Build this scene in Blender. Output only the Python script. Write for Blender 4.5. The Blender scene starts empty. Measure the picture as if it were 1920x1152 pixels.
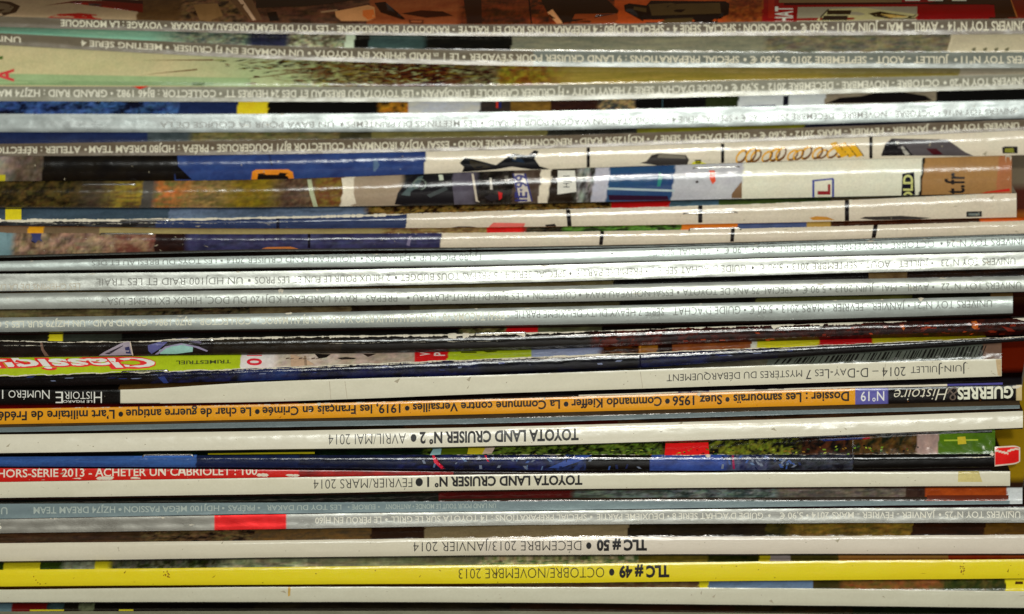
import bpy, bmesh, math, random
import numpy as np
from mathutils import Vector, Matrix

random.seed(7)
sc = bpy.context.scene
C = sc.collection

# ------------------------------------------------------------------ camera
S = 0.00015625                 # metres per photo pixel at the spines
PITCH = math.radians(22.0)
DIST = 0.75
cam_d = bpy.data.cameras.new('camera')
cam = bpy.data.objects.new('camera', cam_d)
C.objects.link(cam)
cam.location = (0, -DIST * math.cos(PITCH), DIST * math.sin(PITCH))
cam.rotation_euler = (math.radians(90) - PITCH, 0, 0)
cam_d.sensor_width = 36
cam_d.lens = 36 * DIST / (1920 * S)
cam_d.clip_start = 0.01
cam_d.clip_end = 50
cam_d.dof.use_dof = True
cam_d.dof.focus_distance = DIST + 0.0055
cam_d.dof.aperture_fstop = 4.2
cam_d.dof.aperture_blades = 0
sc.camera = cam

# ------------------------------------------------------------------ world and lamps
w = bpy.data.worlds.new('World')
sc.world = w
w.use_nodes = True
bg = w.node_tree.nodes['Background']
bg.inputs[0].default_value = (1.0, 0.9, 0.74, 1)
bg.inputs[1].default_value = 0.06


def area(name, loc, target, sx, sy, power, col):
    l = bpy.data.lights.new(name, 'AREA')
    l.shape = 'RECTANGLE'; l.size = sx; l.size_y = sy; l.energy = power; l.color = col
    o = bpy.data.objects.new(name, l)
    C.objects.link(o)
    o.location = loc
    o.rotation_euler = (Vector(target) - Vector(loc)).to_track_quat('-Z', 'Y').to_euler()
    return o


area('window_light', (0.08, -1.12, 0.26), (0, 0, 0), 0.50, 0.15, 6.1, (0.965, 1.0, 0.95))
area('flash', (0.05, -0.72, 0.36), (0.01, 0, 0), 0.02, 0.016, 1.6, (1.0, 0.95, 0.86))

sc.view_settings.view_transform = 'Standard'
sc.view_settings.look = 'None'
sc.view_settings.exposure = 0.1
sc.view_settings.gamma = 1

# ------------------------------------------------------------------ picture rays to places
_cp, _sp = math.cos(PITCH), math.sin(PITCH)
CAM = np.array(cam.location)


def U(px, py, f):
    """point of the plane f pixels in front of the stack's middle that shows at px, py"""
    px = np.asarray(px, float); py = np.asarray(py, float); f = np.asarray(f, float)
    a = (px - 960) * S; b = (576 - py) * S
    dx = a
    dy = DIST * _cp + b * _sp
    dz = -DIST * _sp + b * _cp
    Y = -f * S
    t = (Y - CAM[1]) / dy
    return np.stack([CAM[0] + dx * t, CAM[1] + dy * t, CAM[2] + dz * t], -1)


# ------------------------------------------------------------------ noise for prints
_rs = np.random.RandomState(3)
_tab = _rs.rand(256, 256)


def vn(x, y):
    xi = np.floor(x).astype(int); yi = np.floor(y).astype(int)
    fx = x - xi; fy = y - yi
    fx = fx * fx * (3 - 2 * fx); fy = fy * fy * (3 - 2 * fy)
    g = lambda i, j: _tab[(i) % 256, (j) % 256]
    return (g(xi, yi) * (1 - fx) + g(xi + 1, yi) * fx) * (1 - fy) + (g(xi, yi + 1) * (1 - fx) + g(xi + 1, yi + 1) * fx) * fy


def fbm(x, y, o=4, seed=0):
    s = 0; a = 0.5; t = 0
    for k in range(o):
        s = s + a * vn(x + seed * 17.3 + k * 31, y + seed * 9.1 + k * 57); t += a
        x = x * 2.1; y = y * 2.1; a *= 0.55
    return s / t


K_PRINT = 1.42


def lin(c):
    c = np.asarray(c, float) / 255.0
    l = np.where(c <= 0.04045, c / 12.92, ((c + 0.055) / 1.055) ** 2.4)
    l = l ** 1.25 * K_PRINT
    g = l.mean(-1, keepdims=True)
    k = np.where((l[..., 2:3] > l[..., 0:1] * 1.2) & (l[..., 2:3] > l[..., 1:2] * 1.05), .78, .97)
    return np.clip(g + (l - g) * k, 0.002, 0.86)


# ------------------------------------------------------------------ materials
def print_mat(name, rough=0.3, metallic=0.0, bump=0.1, bscale=2500, coat=0.0, grain=0.12, stretch=0.35, spec=0.5):
    m = bpy.data.materials.new(name)
    m.use_nodes = True
    nt = m.node_tree; N = nt.nodes; L = nt.links
    p = N['Principled BSDF']
    at = N.new('ShaderNodeVertexColor'); at.layer_name = 'Print'
    tc = N.new('ShaderNodeTexCoord')
    mp = N.new('ShaderNodeMapping'); mp.inputs['Scale'].default_value = (stretch, 1, 1)
    L.new(tc.outputs['Object'], mp.inputs[0])
    n1 = N.new('ShaderNodeTexNoise'); n1.inputs['Scale'].default_value = 1700; n1.inputs['Detail'].default_value = 5
    L.new(tc.outputs['Object'], n1.inputs['Vector'])
    mr = N.new('ShaderNodeMapRange')
    mr.inputs['From Min'].default_value = 0.25; mr.inputs['From Max'].default_value = 0.75
    mr.inputs['To Min'].default_value = 1 - grain; mr.inputs['To Max'].default_value = 1 + grain
    L.new(n1.outputs[0], mr.inputs[0])
    vm = N.new('ShaderNodeVectorMath'); vm.operation = 'SCALE'
    L.new(at.outputs[0], vm.inputs[0]); L.new(mr.outputs[0], vm.inputs['Scale'])
    L.new(vm.outputs[0], p.inputs['Base Color'])
    p.inputs['Metallic'].default_value = metallic
    p.inputs['Specular IOR Level'].default_value = spec
    n3 = N.new('ShaderNodeTexNoise'); n3.inputs['Scale'].default_value = 260; n3.inputs['Detail'].default_value = 2
    L.new(mp.outputs[0], n3.inputs['Vector'])
    r2 = N.new('ShaderNodeMapRange')
    r2.inputs['From Min'].default_value = 0.3; r2.inputs['From Max'].default_value = 0.7
    r2.inputs['To Min'].default_value = rough * 0.75; r2.inputs['To Max'].default_value = rough * 1.3
    L.new(n3.outputs[0], r2.inputs[0]); L.new(r2.outputs[0], p.inputs['Roughness'])
    n2 = N.new('ShaderNodeTexNoise'); n2.inputs['Scale'].default_value = bscale; n2.inputs['Detail'].default_value = 4
    n2.inputs['Roughness'].default_value = 0.6
    L.new(mp.outputs[0], n2.inputs['Vector'])
    b = N.new('ShaderNodeBump'); b.inputs['Strength'].default_value = bump; b.inputs['Distance'].default_value = 0.00004
    L.new(n2.outputs[0], b.inputs['Height'])
    L.new(b.outputs[0], p.inputs['Normal'])
    if coat:
        p.inputs['Coat Weight'].default_value = coat
        p.inputs['Coat Roughness'].default_value = 0.12
        L.new(b.outputs[0], p.inputs['Coat Normal'])
    return m


M = {
    'gloss': print_mat('glossy_cover_paper', 0.15, 0, 0.9, 1800, 0.15, 0.1, 0.35, 0.45),
    'white': print_mat('satin_spine_paper', 0.2, 0, 0.5, 1500, 0.1, 0.03, 0.6, 0.4),
    'silver': print_mat('silver_ink_spine', 0.34, 0.46, 0.7, 1900, 0.12, 0.05, 0.5),
    'matte': print_mat('dull_spine_ink', 0.28, 0.08, 0.6, 1900, 0.2, 0.05),
    'ink': print_mat('lettering_ink', 0.5, 0, 0.05, 2500, 0, 0.03),
    'torn': print_mat('torn_paper', 0.9, 0, 0.5, 4000, 0, 0.1),
}


def simple_mat(name, col, rough, metallic=0.0):
    m = bpy.data.materials.new(name); m.use_nodes = True
    p = m.node_tree.nodes['Principled BSDF']
    p.inputs['Base Color'].default_value = (*col, 1); p.inputs['Roughness'].default_value = rough
    p.inputs['Metallic'].default_value = metallic
    return m


M['staple'] = simple_mat('staple_steel', (0.62, 0.62, 0.6), 0.22, 1.0)
# page edges: fine horizontal sheets
pm = bpy.data.materials.new('page_edges'); pm.use_nodes = True
_nt = pm.node_tree; _p = _nt.nodes['Principled BSDF']; _p.inputs['Roughness'].default_value = 0.7
_tc = _nt.nodes.new('ShaderNodeTexCoord'); _mp = _nt.nodes.new('ShaderNodeMapping'); _mp.inputs['Scale'].default_value = (0.02, 0.02, 1)
_n = _nt.nodes.new('ShaderNodeTexNoise'); _n.inputs['Scale'].default_value = 9000
_cr = _nt.nodes.new('ShaderNodeValToRGB')
_cr.color_ramp.elements[0].position = 0.35; _cr.color_ramp.elements[0].color = (0.22, 0.17, 0.12, 1)
_cr.color_ramp.elements[1].position = 0.6; _cr.color_ramp.elements[1].color = (0.62, 0.57, 0.47, 1)
_nt.links.new(_tc.outputs['Object'], _mp.inputs[0]); _nt.links.new(_mp.outputs[0], _n.inputs['Vector'])
_nt.links.new(_n.outputs[0], _cr.inputs[0]); _nt.links.new(_cr.outputs[0], _p.inputs['Base Color'])
M['pages'] = pm

# ------------------------------------------------------------------ curves across the picture
XS = (0, 480, 960, 1440, 1920)


def curve(vals):
    """smooth curve through the values; vals = five numbers at XS, or (x, y) pairs"""
    if not isinstance(vals[0], (tuple, list)):
        vals = list(zip(XS, vals))
    xs = np.array([p[0] for p in vals], float); ys = np.array([p[1] for p in vals], float)
    m = np.gradient(ys, xs)

    def ev(x):
        x = np.asarray(x, float)
        i = np.clip(np.searchsorted(xs, x) - 1, 0, len(xs) - 2)
        h = xs[i + 1] - xs[i]; t = (x - xs[i]) / h
        tc = np.clip(t, 0, 1)
        y = (2 * tc**3 - 3 * tc**2 + 1) * ys[i] + (tc**3 - 2 * tc**2 + tc) * h * m[i] + (-2 * tc**3 + 3 * tc**2) * ys[i + 1] + (tc**3 - tc**2) * h * m[i + 1]
        y = y + np.where(t < 0, t * h * m[0], 0) + np.where(t > 1, (t - 1) * h * m[-1], 0)
        return y
    return ev


def eval_segs(segs, px, pv, seed, warp=0):
    """colours (n,3) of a printed band: segs = [(x_start, colA, colB, sx, sy, contrast)]"""
    out = np.zeros(px.shape + (3,))
    if warp:
        px = px + (fbm(px / 30, pv / 6, 3, seed) - .5) * warp + (pv - pv.mean()) * .12
    for k, s in enumerate(segs):
        x0 = s[0]; a = lin(s[1]); b = lin(s[2] if len(s) > 2 and s[2] is not None else s[1])
        sx = s[3] if len(s) > 3 else 22; sy = s[4] if len(s) > 4 else 7; con = s[5] if len(s) > 5 else 3.0
        soft = s[6] if len(s) > 6 else (12.0 if warp and con > 3 else .5)
        wgt = np.clip((px - x0) / soft + .5, 0, 1)[..., None] if k else np.ones(px.shape + (1,))
        if wgt.max() <= 0:
            continue
        wx = fbm(px / sx * .7, pv / sy * .7, 3, seed + k + 50) - .5
        n = fbm(px / sx + 1.6 * wx, pv / sy - 1.2 * wx, 5, seed + k) * .75 + .25 * fbm(px / 5, pv / 3, 2, seed + k + 9)
        n = np.clip((n - 0.5) * con * .8 + 0.5, 0, 1)[..., None]
        c = a * (1 - n) + b * n
        if warp:
            hue = np.stack([fbm(px / sx * 1.7 + 11 * q, pv / sy * 1.7, 3, seed + k + 60 + q) for q in range(3)], -1) - .5
            st = fbm(px / 3.2, pv / 14, 2, seed + 77)[..., None] - .5
            amt = 1.0 if con > 3 else .22
            amt *= min(1.0, .2 + np.abs(a - b).max() / max(a.max(), b.max()))
            lum = fbm(px / sx * 2.3 + 40, pv / sy * 2.3, 4, seed + k + 90)[..., None] - .5
            c = c * np.clip(1 + hue * .55 * amt + st * .45 * amt + lum * 1.5 * amt, .2, 2.0)
        out = out * (1 - wgt) + c * wgt
    return out


def mesh_obj(name, verts, faces, mat, parent, cols=None, smooth=True, mats=None, mi=None):
    me = bpy.data.meshes.new(name)
    base = np.array(parent.location) if parent is not None else np.zeros(3)
    verts = np.asarray(verts, float) - base
    me.from_pydata(verts.tolist(), [], faces if isinstance(faces, list) else faces.tolist())
    if cols is not None:
        ca = me.color_attributes.new('Print', 'FLOAT_COLOR', 'POINT')
        rgba = np.ones((len(verts), 4)); rgba[:, :3] = cols
        ca.data.foreach_set('color', rgba.ravel())
    me.materials.append(mat)
    if smooth:
        me.polygons.foreach_set('use_smooth', [True] * len(me.polygons))
    me.update()
    o = bpy.data.objects.new(name, me)
    C.objects.link(o)
    if parent is not None:
        o.parent = parent
    return o


def grid_faces(nr, nc):
    i = np.arange(nr - 1)[:, None]; j = np.arange(nc - 1)[None, :]
    a = i * nc + j
    return np.stack([a, a + nc, a + nc + 1, a + 1], -1).reshape(-1, 4)


MAGS = []


class Mag:
    """one magazine: T = line of the spine's upper edge in the photograph, B = its lower edge,
    d = how far the magazine above stands back of this one, in photo pixels"""
    def __init__(s, label, T, B, d, spine, strip, mat='white', strip_mat='gloss', xl=-70, xr=1960, bul=3.0, n=3.0,
                 tilt=0.0, g=1.0, srows=9, crows=0, back=None, sag=1.3, name='magazine', wav=0.5, back_col=(60, 55, 50), lip=0.0, lip0=.7, kp=1.0, skew=0.0):
        s.__dict__.update(locals()); s.T0 = curve(T); s.B0 = curve(B)
        s.i = len(MAGS); MAGS.append(s)
        s.decals = []; s.texts = []; s.staples = []; s.torn = []

    def t(s, txt, xr, xl, v0=.28, v1=.76, col=(200, 196, 178), bold=0.0, **k):
        s.texts.append((txt, xr, xl, v0, v1, col, bold, k)); return s

    def line(s, items, v0, v1, col, bold=0.0):
        """upside-down lettering: (text, right end x, left end x)"""
        for it in items:
            s.texts.append((it[0], it[1], it[2], v0, v1, col, bold, {}))
        return s

    def dec(s, pts, col, k=0):
        s.decals.append((pts, col, k)); return s

    def vr(s, x0, x1, v0, v1, col, sl=0.0):
        s.decals.append(('v', [(x0, v0), (x1, v0), (x1 + sl, v1), (x0 + sl, v1)], col)); return s


WH = (214, 205, 186); BK = (14, 13, 12); SV = (148, 154, 152); TXT = (205, 200, 180); INK = (28, 26, 26)

# ================================================================== the stack, from the top down
m = Mag('topmost magazine, orange and red cover in view, grey spine reading N 14',
        (31, 43, 46, 41, 35), (51, 63, 68, 67, 64), 0,
        [(-90, (116, 106, 90), (108, 98, 84))],
        [(-90, (165, 145, 115), (150, 130, 104), 60, 20, 2), (268, (100, 74, 42), (84, 60, 34)), (350, (52, 38, 26), (120, 92, 62), 16, 6, 5),
         (470, (66, 46, 32), (104, 70, 50), 40, 6, 4), (700, (132, 70, 34), (150, 90, 50), 50, 9), (870, (118, 58, 24), (70, 40, 18), 60, 8, 4),
         (1000, (130, 62, 22), (60, 36, 18), 30, 8, 5), (1160, (176, 84, 24), (150, 70, 22), 40, 8), (1370, (150, 84, 30), (110, 52, 20), 12, 5, 5),
         (1440, (140, 18, 10), (128, 14, 8)), (1866, (64, 38, 16), (56, 32, 14)), (1903, (120, 40, 8), (112, 36, 8))],
        mat='matte', tilt=0, bul=.3, n=5, lip=.34, g=-1, crows=26, xr=1975, srows=9, kp=1.3)
TOP = m
m.dec([(-20, 0), (20, 4), (38, 12), (30, 24), (8, 30), (-20, 32)], (70, 50, 32))
m.dec([(-20, 3), (14, 8), (26, 14), (18, 23), (-20, 27)], (112, 96, 74), 1)
m.dec([(84, 11), (140, 2), (268, 3), (268, 24), (240, 12), (180, 5), (130, 6)], (104, 30, 14))
m.dec([(150, -6), (210, -3), (268, 2), (268, 8), (180, 1)], (60, 24, 12), 1)
m.dec([(88, 33.5), (110, 27), (150, 25), (180, 28), (193, 37)], (140, 30, 14))
m.dec([(362, 9), (408, 7), (418, 30), (392, 40), (374, 38)], (134, 104, 66), 1)
m.dec([(426, -8), (470, -6), (492, 38), (470, 39), (448, 20)], (110, 82, 56), 1)
m.dec([(440, -8), (450, -8), (480, 38), (474, 39)], (190, 160, 130), 2)
m.dec([(480, 16), (560, 12), (600, 10), (640, 4), (720, -8), (480, -12)], (54, 40, 28), 1)
m.dec([(500, 24), (518, 22), (524, 40), (506, 40)], (44, 30, 20), 2)
m.dec([(628, 22), (690, 10), (702, 14), (704, 34), (690, 40), (640, 40), (630, 32)], (186, 138, 92), 2)
m.dec([(680, 20), (700, 18), (704, 34), (690, 38), (680, 30)], (190, 110, 50), 3)
m.dec([(600, 22), (632, 18), (634, 21), (604, 25)], (150, 120, 90), 3)
m.dec([(702, 6), (722, 4), (722, 20), (760, 36), (756, 38), (714, 24)], (52, 28, 14), 2)
m.dec([(766, 38), (794, 38), (794, 45), (768, 45)], (84, 42, 22), 2)
m.dec([(770, 39.5), (791, 39.5), (791, 43), (771, 43)], (150, 90, 54), 3)
m.dec([(752, 26), (790, 20), (830, 22), (850, 30), (800, 34)], (66, 32, 16), 2)
m.dec([(868, -10), (902, -10), (904, 45), (876, 45)], (60, 34, 18), 2)
m.dec([(990, -10), (992, -10), (998, 45), (995, 45)], (40, 22, 12), 2)
m.dec([(1010, -10), (1130, -8), (1160, 20), (1158, 26), (1080, 26), (1080, 40), (1052, 45), (1034, 34), (1024, 20)], (54, 34, 18), 2)
m.dec([(1026, 24), (1036, 18), (1056, 45), (1044, 45)], (214, 150, 104), 3)
m.dec([(1078, 27), (1158, 26), (1160, 45), (1070, 45)], (136, 68, 24), 3)
m.dec([(1170, 10), (1180, 7), (1212, 11), (1220, 2), (1360, 3), (1368, 8), (1366, 28), (1356, 32), (1338, 33), (1340, 44), (1212, 44), (1225, 34), (1210, 28), (1172, 22)], (42, 26, 14), 3)
m.dec([(1188, 13), (1212, 16), (1212, 24), (1188, 19)], (84, 66, 38), 4)
m.dec([(1216, 9), (1260, 6), (1261, 17), (1266, 17), (1267, 8), (1300, 7), (1302, 15), (1308, 15), (1309, 7), (1350, 6), (1352, 26), (1222, 30)], (88, 70, 42), 4)
m.dec([(1232, 44), (1250, 36), (1300, 34), (1326, 44)], (84, 66, 36), 4)
m.dec([(1440, -12), (1452, -12), (1452, 41), (1440, 41)], (150, 40, 14), 2)
m.dec([(1453, 13), (1487, 13), (1487, 41), (1453, 41)], (150, 20, 10), 2)
m.dec([(1462, -12), (1695, -12), (1690, 5), (1460, 6)], (126, 104, 70), 2)
m.dec([(1470, 6.5), (1760, 5), (1760, 8), (1470, 10)], (60, 20, 10), 3)
m.dec([(1496, 14), (1720, 13), (1719, 38), (1494, 41)], (150, 142, 120), 3)
m.dec([(1530, 40), (1552, 18), (1620, 15), (1660, 20), (1722, 28), (1716, 34), (1640, 37), (1560, 40)], (176, 168, 124), 4)
m.dec([(1552, 20), (1597, 20), (1594, 28), (1550, 28)], (60, 44, 24), 5)
m.dec([(1545, 30), (1590, 30), (1588, 39), (1540, 39)], (60, 44, 30), 5)
m.dec([(1530, 40), (1552, 18), (1555, 18), (1534, 40)], (50, 36, 20), 6)
m.dec([(1628, 26), (1650, 22), (1672, 26), (1712, 31), (1718, 27), (1716, 36), (1690, 37), (1660, 35), (1640, 32)], (60, 44, 18), 5)
m.dec([(1650, 27), (1670, 28), (1704, 32), (1670, 34)], (190, 160, 90), 6)
m.dec([(1722, 10), (1864, 10), (1866, 33), (1722, 36)], (134, 4, 2), 4)
m.dec([(1826, -12), (1890, -12), (1906, 33), (1866, 34), (1865, 9), (1740, 9), (1740, 6), (1826, 4)], (66, 40, 18), 3)
m.dec([(1890, -12), (1892, -12), (1908, 33), (1906, 33)], (170, 110, 50), 5)
for a, b in ((1697, 1725), (1740, 1768), (1785, 1812)):
    m.dec([(a, 0), (b, 0), (b, 2.6), (a, 2.6)], (216, 208, 180), 5)
# the three sideways letters on the red box
m.t('HAT', 0, 0, col=(224, 218, 200), rot=(1454, 1486, 42, 13), bold=.02)
m.line([('UNIVERS TOY N°14', 1925, 1777), ('•', 1769, 1764), ('AVRIL - MAI - JUIN 2011', 1759, 1570), ('•', 1564, 1559), ('5,60 €', 1551, 1501), ('•', 1493, 1488),
        ('OCCASION : SPÉCIAL SÉRIE 4', 1482, 1262), ('•', 1255, 1250), ('SPÉCIAL HDJ80 : 4 PRÉPARATIONS RAID ET RALLYE', 1245, 860), ('•', 853, 848),
        ('RANDOTOY EN DORDOGNE', 842, 632), ('•', 626, 621), ('LES TOY DU TEAM LARDEAU AU DAKAR', 615, 320), ('•', 313, 308), ('VOYAGE : LA MONGOLIE', 304, 114)],
       .18, .76, TXT, .018)

m = Mag('grey spine reading N 11, second from the top, teal and grey strip above',
        (62, 85, 95, 99, 98), (85, 110, 123.5, 127, 128), 24,
        [(-90, (120, 110, 92), (112, 104, 88)), (1000, (126, 130, 122), (118, 122, 114))],
        [(-90, (128, 178, 156), (150, 190, 164), 80, 12, 2), (315, (84, 96, 88), (150, 156, 132), 14, 6, 5, 70), (470, (52, 56, 84), (40, 42, 66), 20, 8, 4),
         (545, (100, 94, 76), (176, 176, 146), 11, 6, 5), (651, (196, 208, 184)), (668, (24, 20, 16)), (696, (76, 98, 94), (62, 80, 78), 30, 8),
         (800, (18, 18, 12), (30, 28, 20), 20, 5, 4), (964, (150, 146, 122), (118, 120, 104), 60, 4, 3), (1440, (140, 132, 102), (106, 104, 92), 26, 5, 4),
         (1785, (196, 186, 160), (180, 172, 146), 80, 9, 2)],
        mat='matte', tilt=0, bul=.3, n=5, lip=.34, g=-0.5, crows=16, sag=1.5)
m.dec([(1785, 68), (1790, 68), (1780, 97), (1775, 97)], (196, 186, 160))
for a in (1822, 1843, 1864, 1884):
    m.dec([(a, 92), (a + 8, 89), (a + 7, 96), (a + 1, 97)], (120, 116, 92))
m.line([('UNIVERS TOY N°11', 1960, 1802), ('•', 1795, 1789), ('JUILLET - AOÛT - SEPTEMBRE 2010', 1779, 1484), ('•', 1476, 1470), ('5,60 €', 1462, 1406), ('•', 1400, 1394),
        ('SPÉCIAL PRÉPARATIONS : 9 LAND CRUISER POUR S’ÉVADER', 1386, 880), ('•', 873, 867), ('LE 1    RAID SPHINX EN TOYOTA', 860, 589), ('•', 583, 577),
        ('UN NOMADE EN FJ CRUISER', 569, 324), ('•', 317, 311), ('MEETING SÉRIE 4', 304, 152), ('UNIVERS', 39, -46)], .26, .70, TXT, .018)
m.t('ER', 822, 812, .26, .48, TXT, .018)

m = Mag('grey spine reading N 20, below a tall pale green and ochre grass picture',
        (162, 163, 161, 150, 139), (190, 191, 190, 179, 167), 34,
        [(-90, (150, 148, 132), (140, 138, 124))],
        [(-90, (206, 192, 152), (184, 182, 142), 140, 22, 2), (390, (170, 182, 138), (180, 186, 146), 40, 9, 2, 160), (570, (104, 72, 36), (160, 166, 116), 13, 8, 4.5, 90),
         (640, (78, 42, 20), (140, 130, 80), 13, 7, 4, 60), (730, (66, 28, 12), (110, 64, 28), 13, 7, 4, 60), (860, (62, 30, 14), (130, 124, 84), 11, 5, 4.5, 50), (938, (150, 136, 40), (120, 70, 24), 14, 10, 4), (1050, (172, 150, 78), (150, 136, 62), 60, 6, 3, 60),
         (1560, (150, 140, 76), (140, 122, 60), 40, 6, 3, 40), (1804, (180, 170, 150), (160, 150, 130), 60, 5, 3)],
        mat='matte', tilt=0, bul=.3, n=5, lip=.34, g=-0.5, crows=30, sag=1.6)
m.vr(-70, 470, -.3, -.02, (158, 178, 134)).vr(-70, 400, -.14, -.02, (142, 164, 122))
# grass heads of the cover picture
rg = random.Random(4)
for k in range(620):
    x = rg.triangular(380, 935, 780); y = 112 + rg.random() * 46
    if x < 560 and y > 128 + (x - 380) * .2:
        y = 112 + rg.random() * 16
    L = rg.uniform(10, 34); a = rg.uniform(-.3, .2); t = rg.uniform(.5, 1.3)
    col = rg.choice([(86, 40, 16), (110, 60, 20), (50, 22, 10), (130, 116, 40), (34, 16, 8), (60, 28, 12), (160, 166, 120)])
    m.dec([(x, y), (x + L * .5, y + a * L * .5 - t), (x + L, y + a * L), (x + L * .5, y + a * L * .5 + t)], col, 1 + k % 3)
for (x0, y0, x1, y1) in ((268, 114, 400, 113), (262, 142, 370, 131), (375, 158, 480, 157), (440, 152, 560, 136), (480, 136, 600, 128)):
    m.dec([(x0, y0), (x1, y1 - 1.2), (x1, y1 + 1.2)], (110, 70, 30), 2)
m.dec([(246, 162.5), (252, 163), (262, 168), (276, 163), (278, 162)], (200, 60, 40), 1)
m.dec([(0, 106), (6, 106), (5, 112), (-10, 112)], (96, 120, 60), 1)
m.t('A', 0, 0, col=(196, 20, 24), rot=(-7, 25, 130, 154), bold=.03)
m.line([('UNIVERS TOY N°20', 1925, 1781), ('•', 1775, 1769), ('OCTOBRE - NOVEMBRE - DÉCEMBRE 2012', 1761, 1440), ('•', 1433, 1428), ('5,90 €', 1422, 1371), ('•', 1365, 1359),
        ('GUIDE D’ACHAT SÉRIE 7 HEAVY DUTY', 1355, 1072), ('•', 1067, 1062), ('FJ CRUISER CABRIOLET EUROJAPAN', 1057, 791), ('•', 786, 780),
        ('LES TOYOTA DU BRESLAU ET DES 24 HEURES TT', 775, 422), ('•', 416, 411), ('COLLECTOR : BJ46 1982', 405, 219), ('•', 212, 207), ('GRAND RAID : HZJ74 MALI', 201, -16)],
       .24, .70, (214, 212, 196), .018)

m = Mag('bright silver spine with faint lettering, under a blue, yellow and black strip',
        (214, 214, 210, 199, 188), (248, 248, 245, 235, 222), 16,
        [(-90, SV, (154, 158, 156), 60, 10)],
        [(-90, (10, 22, 54), (50, 100, 160), 24, 9, 5), (340, (22, 54, 104), (16, 44, 90), 30, 8), (449, (240, 200, 10), (232, 190, 8)), (506, (14, 14, 14)),
         (716, (170, 122, 30), (60, 44, 20), 10, 5, 5), (771, (176, 180, 190), (190, 188, 178), 40, 9), (905, (52, 48, 46), (70, 60, 54), 12, 6), (962, (140, 110, 48), (110, 84, 36), 12, 5),
         (1036, (50, 24, 28), (66, 40, 30), 12, 5), (1128, (170, 150, 104), (60, 64, 70), 8, 5, 5), (1196, (14, 14, 14)), (1328, (44, 54, 22), (60, 66, 40), 16, 5),
         (1389, (196, 200, 198), (186, 190, 190)), (1551, (150, 140, 120), (130, 120, 104)), (1760, (12, 12, 12))],
        mat='silver', tilt=1, bul=1.5, n=2.6, lip=.26, lip0=.35, g=-0.5, crows=10, srows=13)
m.dec([(1549, 194), (1575, 184), (1615, 181), (1640, 175), (1690, 173), (1735, 180), (1748, 189), (1700, 193)], (24, 18, 20), 1)
m.dec([(930, 191), (934, 191), (934, 203), (930, 203)], (190, 60, 40), 1)
m.dec([(935, 191), (940, 191), (940, 203), (935, 203)], (30, 40, 110), 1)
m.dec([(1469, 181), (1479, 180), (1478, 199), (1468, 199)], (24, 26, 44), 1)
m.dec([(1390, 199), (1455, 197), (1455, 199.5), (1390, 201)], (30, 50, 100), 1)
m.dec([(1241.5, 184), (1243, 184), (1243, 206), (1241.5, 206)], (60, 100, 110), 1)
m.line([('UNIVERS TOY N°16 • OCTOBRE - NOVEMBRE - DÉCEMBRE 2011 • 5,60 € • SPÉCIAL SÉRIE 4 •', 1910, 1250), ('TROIS STATION WAGON POUR LE RAID', 1240, 915), ('•', 907, 902),
        ('LES MEETINGS DU PRINTEMPS', 894, 650), ('•', 644, 638), ('UN BAVA POUR LA COURSE DE LA', 626, 300)], .44, .76, (146, 146, 142), .004)

m = Mag('brown grey spine reading N 17, just above the orange springs',
        (270, 263, 256, 242, 224), (293, 290, 280, 264, 244), 6,
        [(-90, (118, 106, 88), (108, 96, 80))],
        [(-90, (14, 38, 84), (24, 52, 100), 40, 6), (280, (80, 92, 96), (60, 72, 74)), (360, (124, 116, 76), (90, 84, 56), 22, 4, 4), (640, (50, 46, 28), (80, 76, 50)),
         (700, (124, 116, 70), (100, 96, 60), 20, 4), (1028, (30, 28, 26), (60, 60, 52)), (1197, (122, 122, 28), (104, 100, 40), 30, 5), (1512, (24, 22, 48), (30, 30, 56))],
        mat='matte', tilt=0, bul=.3, n=5, lip=.34, g=0, crows=6, xr=1980)
m.line([('UNIVERS TOY N°17', 1911, 1762), ('•', 1755, 1749), ('JANVIER - FÉVRIER - MARS 2012', 1742, 1491), ('•', 1486, 1481), ('5,60 €', 1474, 1424), ('•', 1418, 1413),
        ('GUIDE D’ACHAT SÉRIE 7', 1406, 1225), ('•', 1218, 1213), ('KDJ125% RAID', 1207, 1087), ('•', 1083, 1078), ('RENCONTRE : ANDRÉ KORO', 1072, 859), ('•', 855, 850),
        ('ESSAI VDJ76 IRONMAN', 842, 662), ('•', 657, 652), ('COLLECTOR BJ71 FOUGEROUSE', 646, 407), ('•', 401, 396), ('PRÉPA : HDJ80 DREAM TEAM', 391, 167), ('•', 163, 158),
        ('ATELIER : RÉFECTION', 151, -24)], .28, .78, TXT, .018)

m = Mag('stapled catalogue with blue and white fold showing black shock absorbers and orange springs',
        (293.5, 290.5, 280.5, 264.5, 244.5), (340, 337, 320, 304, 291), 2,
        [(-90, (96, 110, 112), (150, 136, 124), 40, 20, 4), (18, (120, 106, 94), (90, 78, 66), 16, 12, 4, 30), (80, (20, 16, 12), (34, 28, 18), 20, 10, 3), (330, (24, 60, 122), (38, 80, 142), 30, 14, 3),
         (797, WH, (208, 200, 182), 60, 20, 2)],
        [(-90, (100, 96, 90))], mat='gloss', tilt=3, bul=5, n=2.4, g=0, crows=4, srows=13, xr=1990, name='stapled_catalogue')
CAT1 = m
m.dec([(300, 291), (322, 291), (334, 312), (360, 337), (330, 337)], (20, 16, 12), 1)
m.dec([(0, 328), (10, 328), (10, 341), (-20, 341)], (190, 180, 40), 1)
m.dec([(473, 322), (480, 318.5), (540, 318), (549, 323), (551, 335), (471, 337)], (220, 140, 20), 1)
m.dec([(484, 326), (496, 325), (498, 328), (522, 328), (524, 324), (540, 325), (541, 336), (482, 337)], (34, 24, 18), 2)
m.dec([(500, 290), (506, 292), (512, 312), (508, 310)], (24, 30, 70), 1)
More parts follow.
